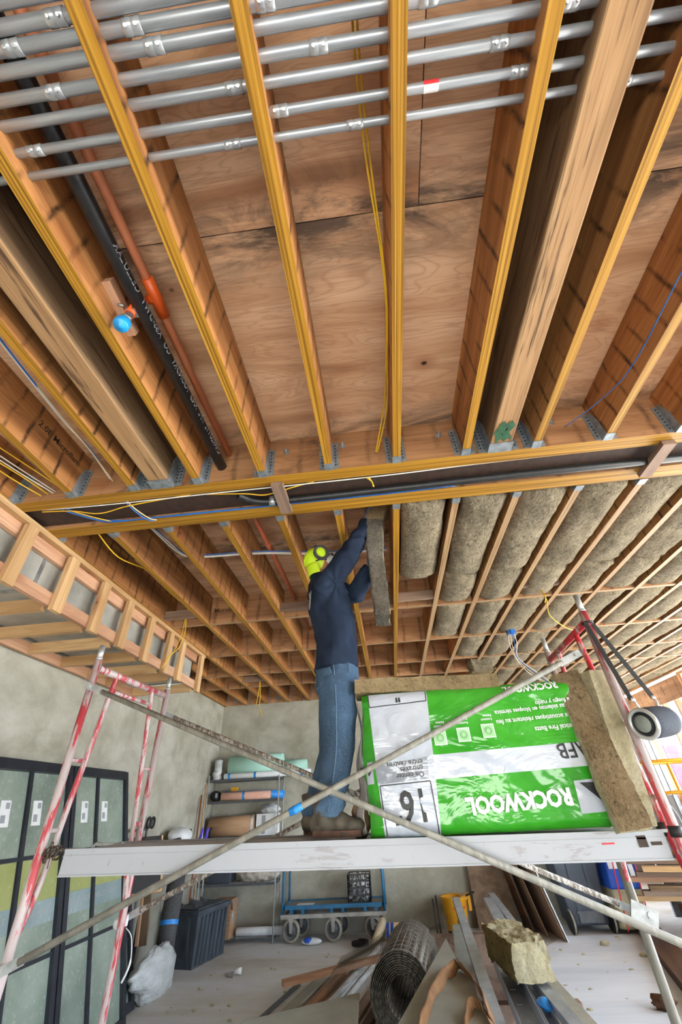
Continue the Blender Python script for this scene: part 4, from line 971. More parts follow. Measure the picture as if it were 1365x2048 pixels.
# the batt he is pushing up
def heldbatt():
    b = MB(); P = [V((.045, 2.60, 2.437)), V((.045, 2.60, 2.65)), V((.042, 2.60, 2.90)), V((.052, 2.60, 3.08)), V((.075, 2.60, 3.22)), V((.105, 2.60, 3.33)), V((.135, 2.60, 3.375))]
    S_ = spline(P, 6); n = len(S_)
    th = [.050+.026*(i/n) for i in range(n)]
    for i in range(n):
        a = S_[max(i-1, 0)]; c = S_[min(i+1, n-1)]; t = (c-a).normalized(); nn = V((t.z, 0, -t.x))
        for k in range(28):
            if k < 10: s, y = -1+2*k/9, -1
            elif k < 14: s, y = 1, -1+2*(k-9)/5
            elif k < 24: s, y = 1-2*(k-14)/9, 1
            else: s, y = -1, 1-2*(k-23)/5
            q = S_[i]+nn*(s*th[i])+V((0, y*.10, 0))
            q += V((NZ.noise(q*9), NZ.noise(q*9+V((5, 0, 0))), 0))*.012+V((NZ.noise(q*40), NZ.noise(q*40+V((5, 0, 0))), 0))*.006
            b.v.append(q)
    for i in range(n-1):
        for k in range(28):
            b.f.append([i*28+k, i*28+(k+1) % 28, (i+1)*28+(k+1) % 28, (i+1)*28+k]); b.m.append(1 if (i > n*.60 or 9 <= k < 13) else 0); b.sm.append(True)
    b.f += [list(range(28))[::-1], [(n-1)*28+k for k in range(28)]]; b.m += [0, 1]; b.sm += [False, False]
    return b
o = link('insulation_batt', heldbatt(), [WOOLG, WOOLT]); tag(o, 'batt hanging on edge from the ceiling in the hands of the worker', 'insulation')
# ================================================================ SPEAKER
sp = thing('portable_speaker', 'round black portable speaker hanging by a black strap from the right scaffold post', 'speaker', (1.29, 2.33, 1.66))
SA = V((.85, .52, .10)).normalized(); SC = V((1.292, 2.335, 1.712))
link('body', MB().lathe([(.0, -.105), (.052, -.105), (.064, -.095), (.068, -.06), (.069, 0), (.068, .06), (.064, .095), (.05, .105), (0, .105)], SC+SA*.03, SA, 28), simple('dark_blue_fabric', '#2a303c', '#363d4a', 120, rough=.8, bump=.3), sp)
link('end_ring', MB().tube([SC-SA*.078+(SA.orthogonal().normalized()*math.cos(t)+SA.cross(SA.orthogonal().normalized())*math.sin(t))*.061 for t in [2*math.pi*i/28 for i in range(28)]], .010, 8, closed=True), CHROME, sp)
link('end_disc', MB().lathe([(0, -.004), (.036, -.004), (.038, 0), (.038, .006)], SC-SA*.083, SA, 24), simple('speaker_disc', '#7d8580', '#8d958f', 20, rough=.5), sp)
link('disc_gasket', MB().tube([SC-SA*.083+(SA.orthogonal().normalized()*math.cos(t)+SA.cross(SA.orthogonal().normalized())*math.sin(t))*.042 for t in [2*math.pi*i/28 for i in range(28)]], .005, 8, closed=True), BLACK, sp)
link('badge', MB().box(SC+SA*.06+V((.0, -.067, -.005)), (.035, .004, .03), MX.Rotation(R(20), 3, 'Z')), GREYP, sp)
s1, s2 = SC-SA*.06+V((-.01, 0, .085)), SC+SA*.10+V((0, 0, .085))
for nm, p, q in (('strap', V((1.20, 2.385, 2.245)), s1+V((-.008, 0, .02))), ('strap', V((1.245, 2.40, 2.235)), s2+V((0, 0, .02)))):
    m, L = frame_of(p, q, (0, -1, .2)); link(nm, MB().box((0, 0, 0), (.024, L, .004)), BLACK, sp, M=m)
for q, c in ((s1, SC-SA*.06), (s2, SC+SA*.10)):
    link('strap_hook', MB().tube(spline([q+V((0, 0, .025)), q+V((.006, -.004, .0)), c+V((.004, 0, .062))]), .005, 8).ell(q+V((0, 0, .022)), (.012, .008, .012), n=10, k=6), CHROME, sp)
link('strap_loop', MB().tube([V((1.228+.026*math.cos(t), 2.42+.026*math.sin(t), 2.25)) for t in [2*math.pi*i/14 for i in range(14)]], .007, 6, closed=True), BLACK, sp)

# ================================================================ WIRE SHELF AND ITS LOAD (back left corner)
sh_ = thing('wire_shelf', 'tall chrome wire shelving unit against the back wall', 'shelf', (-2.43, 7.88, 0))
px0, px1, py0, py1 = -3.02, -1.84, 7.70, 8.05
for x in (px0, px1):
    for y in (py0, py1): link('post', MB().cyl((x, y, 0), (x, y, 1.97), .0125, n=10), CHROME, sh_)
SZ = (.06, .62, 1.15, 1.61, 1.90)
for z in SZ:
    s = link('shelf', MB().bx(px0, px1, py0, py0+.012, z-.03, z).bx(px0, px1, py1-.012, py1, z-.03, z).bx(px0, px0+.012, py0, py1, z-.03, z).bx(px1-.012, px1, py0, py1, z-.03, z), DGREY, sh_)
    b = MB()
    for q in range(1, 24): x = px0+(px1-px0)*q/24; b.cyl((x, py0, z-.003), (x, py1, z-.003), .003, n=5)
    for q in range(1, 5): y = py0+(py1-py0)*q/5; b.cyl((px0, y, z-.008), (px1, y, z-.008), .003, n=5)
    w_ = link('wire_grid', b, CHROME, s); w_['kind'] = 'stuff'
def roll(name, label, p0, p1, r, mat, cat, core=.3, tapes=(), tm=None, rings=3, coremat=None):
    p0, p1 = V(p0), V(p1); d = (p1-p0).normalized(); L = (p1-p0).length
    t = thing(name, label, cat, (p0+p1)/2-V((0, 0, r)))
    rc = r*core
    link('wound_sheet', MB().lathe([(rc, .0), (rc+.004, -.002)]+[(rc+(r-rc)*(q+.5)/rings, .003 if q % 2 else -.003) for q in range(rings)]+[(r, .002), (r, L-.002)]+[(rc+(r-rc)*(q+.5)/rings, L+(.003 if q % 2 else -.003)) for q in reversed(range(rings))]+[(rc, L), (rc, .0)], p0, d, 28), mat, t)
    for a in tapes: link('tape_band', MB().lathe([(r+.001, L*a-.02), (r+.0015, L*a+.02)], p0, d, 28), tm or TAPEB, t)
    return t
roll('foam_roll', 'large mint green foam roll on the top shelf', (-2.74, 7.90, 2.075), (-1.83, 7.90, 2.075), .172, MINT, 'roll', .2)
roll('foam_roll', 'smaller mint green foam roll sticking out past the large one', (-1.815, 7.92, 2.02), (-1.42, 7.92, 2.02), .118, MINT, 'roll', .35)
roll('paper_roll', 'long white paper roll with blue tape lying on the top shelf edge', (-2.77, 7.715, 1.943), (-1.32, 7.73, 1.943), .041, PAPERW, 'roll', .3, (.06, .36, .90))
t = roll('plastic_roll', 'upright roll of clear stretch film at the left end of the top shelf', (-2.915, 7.78, 1.902), (-2.915, 7.78, 2.19), .062, PLASTIC, 'roll', .3)
link('loose_film', MB().grid(lambda u, v: (-2.915+.075*math.cos(2.5+3.6*u)+.015*math.sin(7*v), 7.78+.075*math.sin(2.5+3.6*u), 1.905+.12*v), 14, 4), PLASTIC, t, solid=.003)
roll('paper_roll', 'pink rosin paper roll with a blue tape band on the second shelf', (-2.79, 7.74, 1.672), (-1.98, 7.74, 1.662), .055, ROSIN, 'roll', .3, (.46,))
roll('blue_roll', 'bright blue sheet roll behind the pink roll', (-2.80, 7.87, 1.690), (-1.78, 7.84, 1.665), .052, TAPEB, 'roll', .3)
t = thing('tool_bag', 'black bag at the left end of the second shelf', 'bag', (-2.90, 7.80, 1.61))
link('bag_body', MB().ell((-2.90, 7.78, 1.682), (.095, .10, .075), n=16, k=10, fn=lambda q: q*(1+.18*NZ.noise(q*15))), BLACK, t)
link('bag_label', MB().bx(-2.875, -2.84, 7.672, 7.676, 1.66, 1.72), GREYP, t)
o = link('yellow_packet', MB().bx(-2.72, -2.60, 7.95, 7.99, 1.615, 1.80), TUB, bevel=.006); tag(o, 'yellow packet standing behind the blue roll', 'packet')
roll('cardboard_roll', 'fat brown cardboard roll on the third shelf', (-2.97, 7.87, 1.285), (-2.22, 7.87, 1.285), .13, CARD, 'roll', .4, (.95,), PAPERW)
t = thing('white_carton', 'white carton with bubble wrap on top at the right end of the third shelf', 'box', (-2.02, 7.86, 1.15))
link('carton', MB().bx(-2.19, -1.87, 7.74, 8.0, 1.152, 1.42), PAPERW, t, bevel=.004)
link('carton_panel', MB().bx(-2.10, -2.04, 7.735, 7.739, 1.17, 1.40), GREYP, t)
link('bubble_wrap', MB().ell((-2.0, 7.87, 1.475), (.15, .11, .07), n=22, k=14, fn=lambda q: q*(1+.3*NZ.noise(q*24))), PLASTIC, t)
o = link('rag_bundle', MB().ell((-2.16, 7.86, .70), (.30, .13, .085), n=40, k=20, fn=lambda q: q*(1+.35*NZ.noise((q.x*22, q.y*22, q.z*14)))), simple('beige_rags', '#a19a90', '#bdb5aa', 20, rough=.9, bump=.5)); tag(o, 'fluffy beige rag bundle on the fourth shelf', 'rags')
o = link('tool_case', MB().bx(-2.88, -2.52, 7.74, 8.0, .622, .74), BIN, bevel=.012); tag(o, 'dark flat tool case on the fourth shelf', 'case')
roll('paper_roll', 'thick white roll lying on the bottom shelf', (-2.38, 7.79, .108), (-1.72, 7.79, .108), .045, PAPERW, 'roll', .4)
t = thing('cardboard_box', 'brown cardboard box with an open flap at the bottom of the shelf', 'box', (-2.56, 7.72, .065))
link('carton', MB().bx(-2.71, -2.43, 7.60, 7.88, .065, .46), CARD, t, bevel=.004)
link('flap', MB().prism([(-2.428, 7.60, .465), (-2.40, 7.58, .36), (-2.40, 7.84, .36), (-2.428, 7.87, .465)], (.004, 0, .002)), CARD2, t)
link('shiny_label', MB().ell((-2.427, 7.70, .27), (.006, .035, .07), n=12, k=8), CHROME, t)

# ================================================================ BLUE CART
ct = thing('platform_cart', 'blue steel platform cart on big grey casters by the back wall', 'cart', (-1.0, 7.85, 0))
cx0, cx1, cy0, cy1 = -1.69, -.29, 7.62, 8.08
link('deck', MB().bx(cx0+.02, cx1-.02, cy0+.02, cy1-.02, .352, .36), DECKM, ct)
link('deck_rim', MB().bx(cx0, cx1, cy0, cy0+.02, .33, .372).bx(cx0, cx1, cy1-.02, cy1, .33, .372).bx(cx0, cx0+.02, cy0, cy1, .33, .372).bx(cx1-.02, cx1, cy0, cy1, .33, .372), BLUEM, ct)
link('lower_frame', MB().bx(cx0-.03, cx1+.03, cy0-.02, cy0+.03, .245, .285).bx(cx0-.03, cx1+.03, cy1-.05, cy1, .245, .285).bx(cx0-.03, cx0+.01, cy0, cy1-.05, .245, .285).bx(cx1-.01, cx1+.03, cy0, cy1-.05, .245, .285), CARTG, ct)
for x in (-1.58, -1.42, -1.02, -.86, -.55, -.40): link('cross_bar', MB().bx(x-.02, x+.02, cy0+.03, cy1-.05, .285, .33), BLUEM, ct)
for x in (cx0-.008, cx1+.008):
    for y in (cy0+.01, cy1-.02): link('corner_post', MB().cyl((x, y, .25), (x, y, .92), .016, n=10), BLUEM, ct)
    link('handle_bar', MB().cyl((x, cy0+.01, .92), (x, cy1-.02, .92), .016, n=10), BLUEM, ct)
for x, y in ((-1.58, 7.66), (-1.0, 7.66), (-.46, 7.70), (-1.5, 7.99), (-.92, 7.99), (-.40, 7.99)):
    c = link('caster', MB().bx(x-.045, x+.045, y-.04, y+.04, .232, .246).prism([(x-.03, y-.034, .24), (x+.03, y-.034, .24), (x+.018, y-.034, .10), (x-.018, y-.034, .10)], (0, .006, 0)).prism([(x-.03, y+.028, .24), (x+.03, y+.028, .24), (x+.018, y+.028, .10), (x-.018, y+.028, .10)], (0, .006, 0)).cyl((x, y-.042, .122), (x, y+.042, .122), .011, n=8), CARTG, ct)
    link('wheel', MB().lathe([(.012, -.02), (.045, -.02), (.05, -.008), (.088, -.008), (.092, -.02), (.092, .02), (.088, .008), (.05, .008), (.045, .02), (.012, .02)], (x, y, .122), (0, 1, 0), 24), DGREY, c)
    link('tyre', MB().lathe([(.09, -.022), (.117, -.02), (.122, 0), (.117, .02), (.09, .022)], (x, y, .122), (0, 1, 0), 28), RUBB, c)
o = link('paper_sheet', MB().bx(-1.52, -1.28, 7.72, 7.86, .361, .364), PAPERW); tag(o, 'white paper sheet lying on the cart deck', 'paper')
mc = thing('milk_crate', 'black plastic crate full of metal scraps on the cart', 'crate', (-.62, 7.84, .362))
def crate_wall(p, q, z0, z1):
    p, q = V(p), V(q); b = MB(); n = 5
    for i in range(n+1):
        a = p.lerp(q, i/n); b.box((a.x, a.y, (z0+z1)/2), (.012, .012, z1-z0))
    for i in range(5):
        z = z0+(z1-z0)*i/4; m, L = frame_of((p.x, p.y, z), (q.x, q.y, z)); bb = MB().box((0, 0, 0), (.010, L, .014)).xf(m); b.add(bb.v, bb.f)
    return b
for p, q in (((-.78, 7.70), (-.47, 7.70)), ((-.47, 7.70), (-.47, 7.98)), ((-.47, 7.98), (-.78, 7.98)), ((-.78, 7.98), (-.78, 7.70))):
    link('lattice_side', crate_wall((*p, 0), (*q, 0), .368, .66), BLKP, mc)
link('crate_floor', MB().bx(-.78, -.47, 7.70, 7.98, .362, .37), BLKP, mc)
b = MB(); rr = random.Random(5)
for i in range(60):
    c = V((rr.uniform(-.75, -.50), rr.uniform(7.73, 7.95), rr.uniform(.38, .66))); b.box(c, (rr.uniform(.02, .06), rr.uniform(.01, .03), rr.uniform(.02, .07)), MX.Rotation(rr.uniform(0, 3), 3, V((rr.random(), rr.random(), rr.random()))))
o = link('metal_scraps', b, CHROME); tag(o, 'jumble of shiny metal scraps filling the black crate', 'scraps'); o['kind'] = 'stuff'

# ================================================================ THINGS BETWEEN WINDOWS AND SHELF
t = thing('storage_tote', 'scuffed black ribbed storage tote with lid on the floor', 'storage box', (-2.66, 7.0, 0))
TM = MX.Translation((-2.66, 7.02, 0)) @ MX.Rotation(R(-14), 4, 'Z')
def tp(nm, b, m, **k): b.xf(TM); return link(nm, b, m, t, **k)
tp('tub', MB().prism([(-.19, -.31, .0), (.19, -.31, .0), (.22, -.345, .46), (-.22, -.345, .46)], (0, .66, 0)), TOTE)
for i in range(7):
    y = -.26+i*.085; tp('rib', MB().prism([(.192, y, .02), (.20, y, .02), (.235, y, .44), (.218, y, .44)], (0, .035, 0)), TOTE)
for x in (-.07, .09): tp('rib', MB().prism([(x, -.315, .02), (x+.03, -.315, .02), (x+.03, -.36, .43), (x, -.36, .43)], (0, .01, 0)), TOTE)
tp('lid', MB().bx(-.245, .245, -.37, .345, .455, .50).bx(-.20, .20, -.32, .30, .50, .515), TOTE, bevel=.01)
t = roll('underlay_roll', 'black underlay roll with blue tape leaning upright beside the tote', (-2.70, 6.17, .01), (-2.755, 6.38, .98), .10, CHAR, 'roll', .35, (.47,))
o = stick('brown_board', (-2.86, 5.98, .34), (-2.95, 6.02, .98), .085, .02, BROWNW, up=(0, 1, 0)); tag(o, 'narrow brown board upright left of the black roll', 'board')
o = stick('wood_strip', (-2.90, 5.92, .35), (-2.97, 5.95, .98), .03, .022, FIR2, up=(0, 1, 0)); tag(o, 'thin pink wood strip left of the brown board', 'board')
for i, (x, y, zt, m) in enumerate(((-3.02, 7.60, 1.84, FIR), (-3.035, 7.50, 1.70, simple('brown_handle', '#7a4a2e', '#8a5636', 9)))):
    t = thing('broom', ('broom with pale wooden handle leaning left of the shelf', 'broom with darker wooden handle leaning left of the shelf')[i], 'broom', (x+.09, y-.13, 0))
    link('handle', MB().cyl((x+.09, y-.13, .10), (x, y, zt), .013, n=10), m, t)
    link('broom_head', MB().box((x+.10, y-.13, .10), (.24, .04, .05)), BLACK, t)
    b = MB()
    for q in range(12): b.cyl((x-.01+q*.02, y-.13, .085), (x-.015+q*.021, y-.14, .0), .006, n=5)
    link('bristles', b, BLACK, t)['kind'] = 'stuff'
for i, (x, y) in enumerate(((-2.84, 6.72), (-2.74, 6.90), (-2.66, 7.02), (-2.62, 6.78))):
    t = thing('bar_clamp', f'chrome bar clamp standing on the black tote, {ORDN[i]} from the left', 'clamp', (x, y, .52))
    link('bar', MB().bx(x-.008, x+.008, y-.004, y+.004, .515, 1.22), CHROME, t)
    link('jaw', MB().prism([(x-.012, y-.012, .52), (x+.075, y-.012, .53), (x+.075, y-.012, .55), (x-.012, y-.012, .59)], (0, .024, 0)), DGREY, t)
    link('grip', MB().cyl((x+.01, y, 1.18), (x+.03, y, 1.30), .016, n=12), PURP if i % 2 else BLACK, t)
    link('sliding_jaw', MB().prism([(x-.012, y-.012, 1.10), (x+.07, y-.012, 1.13), (x+.07, y-.012, 1.16), (x-.012, y-.012, 1.20)], (0, .024, 0)), PURP, t)
t = thing('work_stand', 'black folding work stand half hidden behind the plank', 'stand', (-2.83, 6.35, 0))
link('stand_top', MB().bx(-3.02, -2.70, 6.05, 6.75, 1.10, 1.14), BLACK, t)
for x, y in ((-3.0, 6.08), (-2.96, 6.7)): link('leg', MB().bx(x-.015, x+.015, y-.015, y+.015, 0, 1.10), BLACK, t)
t = thing('hand_truck', 'black tube frame with a rubber wheel against the left wall', 'hand truck', (-2.98, 5.7, 0))
link('tube_frame', MB().tube(spline([(-2.97, 5.55, .05), (-2.99, 5.55, .8), (-3.02, 5.56, 1.315), (-3.02, 5.60, 1.335), (-3.02, 5.86, 1.345), (-3.02, 5.90, 1.33), (-2.99, 5.91, .8), (-2.97, 5.91, .05)], 4), .014, 8), DGREY, t)
for y in (5.88, 5.98): link('wheel', MB().tube([V((-3.0, y+.04*math.cos(a), 1.40+.05*math.sin(a))) for a in [2*math.pi*i/18 for i in range(18)]], .014, 8, closed=True), BLACK, t)
link('wheel_bracket', MB().cyl((-3.0, 5.86, 1.34), (-3.0, 5.98, 1.40), .012, n=8), DGREY, t)
o = link('white_sack', MB().ell((-2.86, 6.52, 1.235), (.14, .20, .095), n=22, k=12, fn=lambda q: q*(1+.14*NZ.noise(q*9))), PAPERW); tag(o, 'white sack slumped on the work stand', 'sack')
t = thing('power_tool', 'red and black power tool lying on the work stand', 'tool', (-2.82, 6.16, 1.14))
link('tool_body', MB().box((-2.82, 6.16, 1.18), (.26, .08, .07), MX.Rotation(R(-10), 3, 'Y')), BLACK, t, bevel=.012)
link('red_housing', MB().box((-2.78, 6.115, 1.185), (.13, .02, .05), MX.Rotation(R(-10), 3, 'Y')), REDP, t, bevel=.006)
link('tool_guard', MB().box((-2.90, 6.115, 1.165), (.07, .02, .04), MX.Rotation(R(-10), 3, 'Y')), GREYP, t, bevel=.006)

# ================================================================ MOP BUCKET, PANELS, BIN (back right)
t = thing('mop_bucket', 'yellow mop bucket with red caution print on the floor by the back wall', 'bucket', (.68, 7.78, 0))
link('tub', MB().lathe([(.0, .05), (.135, .05), (.14, .06), (.175, .36), (.185, .375), (.18, .385), (.168, .37), (.13, .08), (0, .08)], (.68, 7.78, 0), (0, 0, 1), 28), TUB, t)
link('wringer', MB().prism([(.76, 7.68, .33), (.90, 7.72, .36), (.90, 7.84, .36), (.76, 7.88, .33)], (0, 0, .05)).bx(.86, .90, 7.70, 7.86, .24, .40), TUB, t)
link('wringer_handle', MB().cyl((.82, 7.72, .38), (.96, 7.66, .43), .011, n=8), BLACK, t)
for x, y in ((.57, 7.66), (.79, 7.66), (.57, 7.90), (.79, 7.90)): link('caster', MB().cyl((x-.012, y, .027), (x+.012, y, .027), .026, n=14).bx(x-.015, x+.015, y-.015, y+.015, .05, .062), BLACK, t)
def cw(v, r=.163): a = R(-100)+v.x/r; rr_ = .14+.035*(v.z-.06)/.3+.0025; return V((.68+rr_*math.cos(a), 7.78+rr_*math.sin(a), v.z))
b = text_mb('CAUTION', .042, .001); b.v = [cw(V((v.x-.02, 0, v.y+.265))) for v in b.v]; link('red_caution_print', b, REDP, t)
b = MB().add([cw(V((x, 0, z))) for x, z in ((.02, .11), (.05, .10), (.08, .11), (.085, .15), (.05, .235), (.015, .15))], [(0, 1, 2, 3, 4, 5)]); link('hazard_emblem', b, simple('olive_print', '#6d5a1e', rough=.5), t)
b = MB().add([cw(V((x, 0, z)), .1625)+V((0, -.001, 0)) for x, z in ((.035, .125), (.065, .125), (.05, .19))], [(0, 1, 2)]); link('hazard_figure', b, TUB, t)
def panel(name, label, a, b_, c, d, th, mat, emat=None, cat='board'):
    """flat panel through four corners a-b (bottom), c-d (top)"""
    a, b_, c, d = V(a), V(b_), V(c), V(d); n = (b_-a).cross(d-a).normalized()*th
    mb = MB().prism([a, b_, c, d], n); o = link(name, mb, mat); return tag(o, label, cat)
panel('plywood_board', 'wide brown plywood board leaning on the back wall behind the steel tracks', (.98, 7.98, 0), (1.52, 7.98, 0), (1.50, 8.10, 1.05), (.96, 8.10, 1.05), .016, BROWNW)
panel('dark_board', 'dark brown panel on edge, leftmost of the leaning panels', (1.62, 8.06, 0), (1.64, 7.62, 0), (1.40, 7.62, .95), (1.40, 8.06, .95), .014, DARKW)
panel('hardboard_sheet', 'thin brown panel on edge, middle of the leaning panels', (1.74, 8.06, 0), (1.77, 7.50, 0), (1.50, 7.50, .98), (1.50, 8.06, .98), .012, CARD2)
panel('tan_wallboard', 'large tan faced panel with white edge, rightmost of the leaning panels', (1.86, 8.06, 0), (1.90, 7.22, 0), (1.62, 7.22, 1.02), (1.60, 8.06, 1.02), .010, CARD2)
panel('drywall_sheet', 'white edged sheet leaning right behind the tan panel', (1.89, 8.06, 0), (1.925, 7.20, 0), (1.645, 7.20, 1.03), (1.625, 8.06, 1.03), .013, PAPERW)
t = thing('waste_bin', 'dark grey wheeled waste bin beside the leaning panels', 'bin', (2.36, 7.8, 0))
link('bin_body', MB().prism([(2.14, 7.62, .07), (2.60, 7.62, .07), (2.68, 7.56, .92), (2.06, 7.56, .92)], (0, .42, 0)), BIN, t, bevel=.02)
for x in (2.24, 2.46): link('bin_rib', MB().prism([(x, 7.618, .12), (x+.05, 7.618, .12), (x+.055, 7.565, .88), (x-.005, 7.565, .88)], (0, -.012, 0)), BIN, t, bevel=.004)
link('bin_lid', MB().bx(2.04, 2.70, 7.52, 8.02, .92, .96), BIN, t, bevel=.01)
for x in (2.12, 2.62):
    link('wheel', MB().lathe([(.015, -.02), (.06, -.02), (.085, -.018), (.11, -.02), (.115, 0), (.11, .02), (.085, .018), (.06, .02), (.015, .02)], (x, 7.58, .115), (1, .12, 0), 24), BLACK, t)
    link('tyre', MB().tube([V((x, 7.58+.108*math.cos(a), .115+.108*math.sin(a))) for a in [2*math.pi*i/24 for i in range(24)]], .012, 8, closed=True), RUBB, t)
link('axle_plate', MB().bx(2.24, 2.54, 7.60, 7.62, .10, .19).bx(2.22, 2.56, 7.595, 7.61, .19, .21), DGREY, t)
t = thing('insulation_bundle', 'bundle of yellow wool in blue and white wrap with red stripes', 'insulation', (2.82, 7.55, .05))
link('wool', MB().prism([(2.66, 7.45, .05), (2.98, 7.40, .05), (3.06, 7.40, .46), (2.70, 7.45, .46)], (0, .4, 0)), WOOLY, t, bevel=.03)
link('printed_wrap', MB().prism([(2.685, 7.44, .42), (3.055, 7.39, .42), (3.12, 7.39, .86), (2.74, 7.44, .86)], (0, .42, 0)), SKYB, t, bevel=.02)
link('white_print', MB().box((2.80, 7.418, .70), (.13, .004, .15)).box((3.0, 7.388, .66), (.06, .004, .26)).box((2.92, 7.40, .52), (.07, .004, .10)), PAPERW, t)
for a in (2.76, 2.92, 3.04): link('red_stripe', MB().prism([(a-.06, 7.375, .05), (a-.045, 7.375, .05), (a+.06, 7.375, .86), (a+.045, 7.375, .86)], (0, .006, 0)), REDP, t)
# lumber on the right
rr = random.Random(11)
for i in range(7):
    z = .42+.055*i; y = 6.9-.10*(i % 3)
    o = stick('lumber_board', (2.75+.05*(i % 3), y, z), (4.9, y-.5-.06*i, z+.0), .13, .045, (FIR, OLDW, PSL, FIR2, OLDW, FIR, OLDW)[i])
    tag(o, f'long board in the stack at far right, {ORDN[i]} from the bottom', 'board', 'boards in the right stack')
t = thing('sawhorse', 'low timber sawhorse under the board stack at far right', 'sawhorse', (3.3, 6.6, 0))
stick('beam', (3.2, 6.2, .36), (3.4, 7.1, .36), .09, .07, DARKW, t)
for x, y in ((3.15, 6.25), (3.3, 6.22), (3.3, 7.05), (3.45, 7.02)): stick('leg', (x, y, 0), (x*.5+1.65, y, .33), .04, .08, DARKW, t)
t = thing('sawhorse', 'timber sawhorse holding the outer end of the board stack', 'sawhorse', (4.5, 6.3, 0))
stick('beam', (4.4, 5.8, .36), (4.6, 6.9, .36), .09, .07, DARKW, t)
for x, y in ((4.35, 5.85), (4.5, 5.82), (4.5, 6.85), (4.65, 6.82)): stick('leg', (x, y, 0), (x*.5+2.25, y, .33), .04, .08, DARKW, t)
o = stick('dark_timber', (3.12, 8.0, .057), (2.28, 4.95, .057), .24, .09, DARKW); tag(o, 'long dark brown timber lying on the floor at right', 'timber')
def sheet_mat():
    t = NT('pale_floor_sheet'); f = t.noise(.8, (.5, 2.2, 1), 5, .6, .4); g = t.noise(3, (.4, 3, 1), 5, .65)
    col = t.ramp(f, ((.35, '#cdd3df'), (.6, '#e3e7ef'))); col = t.mix(t.math('MULTIPLY', t.step(g, .58, .74), .4), col, '#cda6a4')
    t.bump(t.noise(40, (1, 1, 1), 3), .1, .003); return t.out(col, .6, 0, .35)
SHM = sheet_mat()
o = link('floor_sheet', MB().prism([(1.22, 4.0, .001), (2.0, 4.0, .001), (2.88, 7.5, .001), (1.95, 7.5, .001), (1.22, 6.6, .001)], (0, 0, .008)), SHM); tag(o, 'large pale sheet on the floor between the pile and the dark timber', 'floor sheet')
o = link('floor_sheet', MB().prism([(2.36, 4.2, .001), (4.6, 4.2, .001), (4.6, 7.0, .001), (3.05, 7.0, .001)], (0, 0, .008)), SHM); tag(o, 'large pale sheet on the floor right of the dark timber', 'floor sheet')
# structure beyond on the right
stick_ = lambda nm, p, q, a, b_, m, up=(0, 1, 0): struct(stick(nm, p, q, a, b_, m, None, up))
col_ = link('trim_1', MB().bx(4.10, 4.42, 8.5, 8.8, 0, J), simple('grey_post', '#77706a', '#8a837c', 5, rough=.8)); struct(col_); tag(col_, 'grey building post in front of the bright opening')
col2 = link('trim_2', MB().bx(2.9, 3.25, BW, BW+.3, 0, J), simple('dark_post', '#4a4642', '#5a5650', 5, rough=.8)); struct(col2); tag(col2, 'dark post at the end of the back wall')
wr_ = thing('wall_right', 'open stud wall with bright openings at far right', 'wall', (5.25, 9.3, 0)); wr_['kind'] = 'structure'; del wr_['category']
stick('header', (5.22, 8.0, J-.20), (5.22, 11.0, J-.20), .10, .34, LVLB, wr_)
stick('top_plate', (5.22, 5.9, J-.02), (5.22, 8.0, J-.02), .10, .04, FIR, wr_)
for y in (7.0, 7.9, 8.35, 8.75, 9.6, 10.5): stick('wall_stud', (5.20, y, 0), (5.20, y, J-.38 if y > 8 else J-.04), .045, .10, FIR2, wr_, up=(1, 0, 0))
for i in range(4): link('wall_panel', MB().bx(5.27, 5.29, 6.2+1.25*i+.004, 7.45+1.25*i-.004, .0, 1.35), simple('grey_wall_panel', '#6f6a66', '#7c7772', 3, rough=.8), wr_)
wfar = link('wall_far', MB().bx(3.25, 5.5, 11.2, 11.3, 0, DK), simple('grey_far_wall', '#6a6560', '#79736d', 2, rough=.85)); struct(wfar); tag(wfar, 'grey wall closing the room beyond the back right corner')
stick('sill_plate', (5.22, 5.9, .02), (5.22, 11.0, .02), .10, .04, FIR, wr_)
o = link('foam_board', MB().bx(4.74, 4.95, 8.58, 8.62, 0, 2.06), PINKF); tag(o, 'pink foam insulation board standing at the right opening', 'foam board')
o = link('steel_stud', MB().bx(4.50, 4.56, 8.48, 8.52, 0, 2.25), STEEL); tag(o, 'upright galvanized stud left of the pink foam board', 'stud')
o = link('grey_board', MB().bx(3.75, 4.08, 8.3, 8.34, 0, 2.2), DGREY); tag(o, 'dark grey panel standing behind the yellow lift rails', 'panel')
t = thing('scissor_lift', 'yellow railed scissor lift parked by the right opening', 'lift', (4.2, 7.4, 0))
for z in (1.40, 1.77):
    link('guard_rail', MB().tube([(3.62, 7.15, z), (4.85, 7.15, z), (4.85, 7.75, z), (3.62, 7.75, z)], .02, 8, closed=True), LIFT, t)
for x in (3.62, 4.23, 4.85):
    for y in (7.15, 7.75): link('rail_post', MB().cyl((x, y, .86), (x, y, 1.77), .02, n=8), LIFT, t)
link('platform', MB().bx(3.58, 4.89, 7.11, 7.79, .78, .86), DGREY, t)
for q in range(2):
    for s in (-1, 1): stick('scissor_arm', (4.23-.5*s, 7.2+.5*q, .44), (4.23+.5*s, 7.2+.5*q, .76), .04, .07, LIFT, t)
link('chassis', MB().bx(3.62, 4.85, 7.15, 7.75, .14, .42), DGREY, t, bevel=.02)
for x in (3.8, 4.66):
    for y in (7.12, 7.78): link('wheel', MB().cyl((x, y-.05, .13), (x, y+.05, .13), .13, n=20), BLACK, t)
cable('dark_cord', 'dark cord arching beside the lift', [[(3.4, 7.1, 1.2), (3.45, 7.05, 1.34), (3.58, 7.05, 1.32), (3.68, 7.05, 1.18), (3.72, 7.08, .9)]], [GREYP], r=.012)  # a dark power cord, drawn as one arched tube

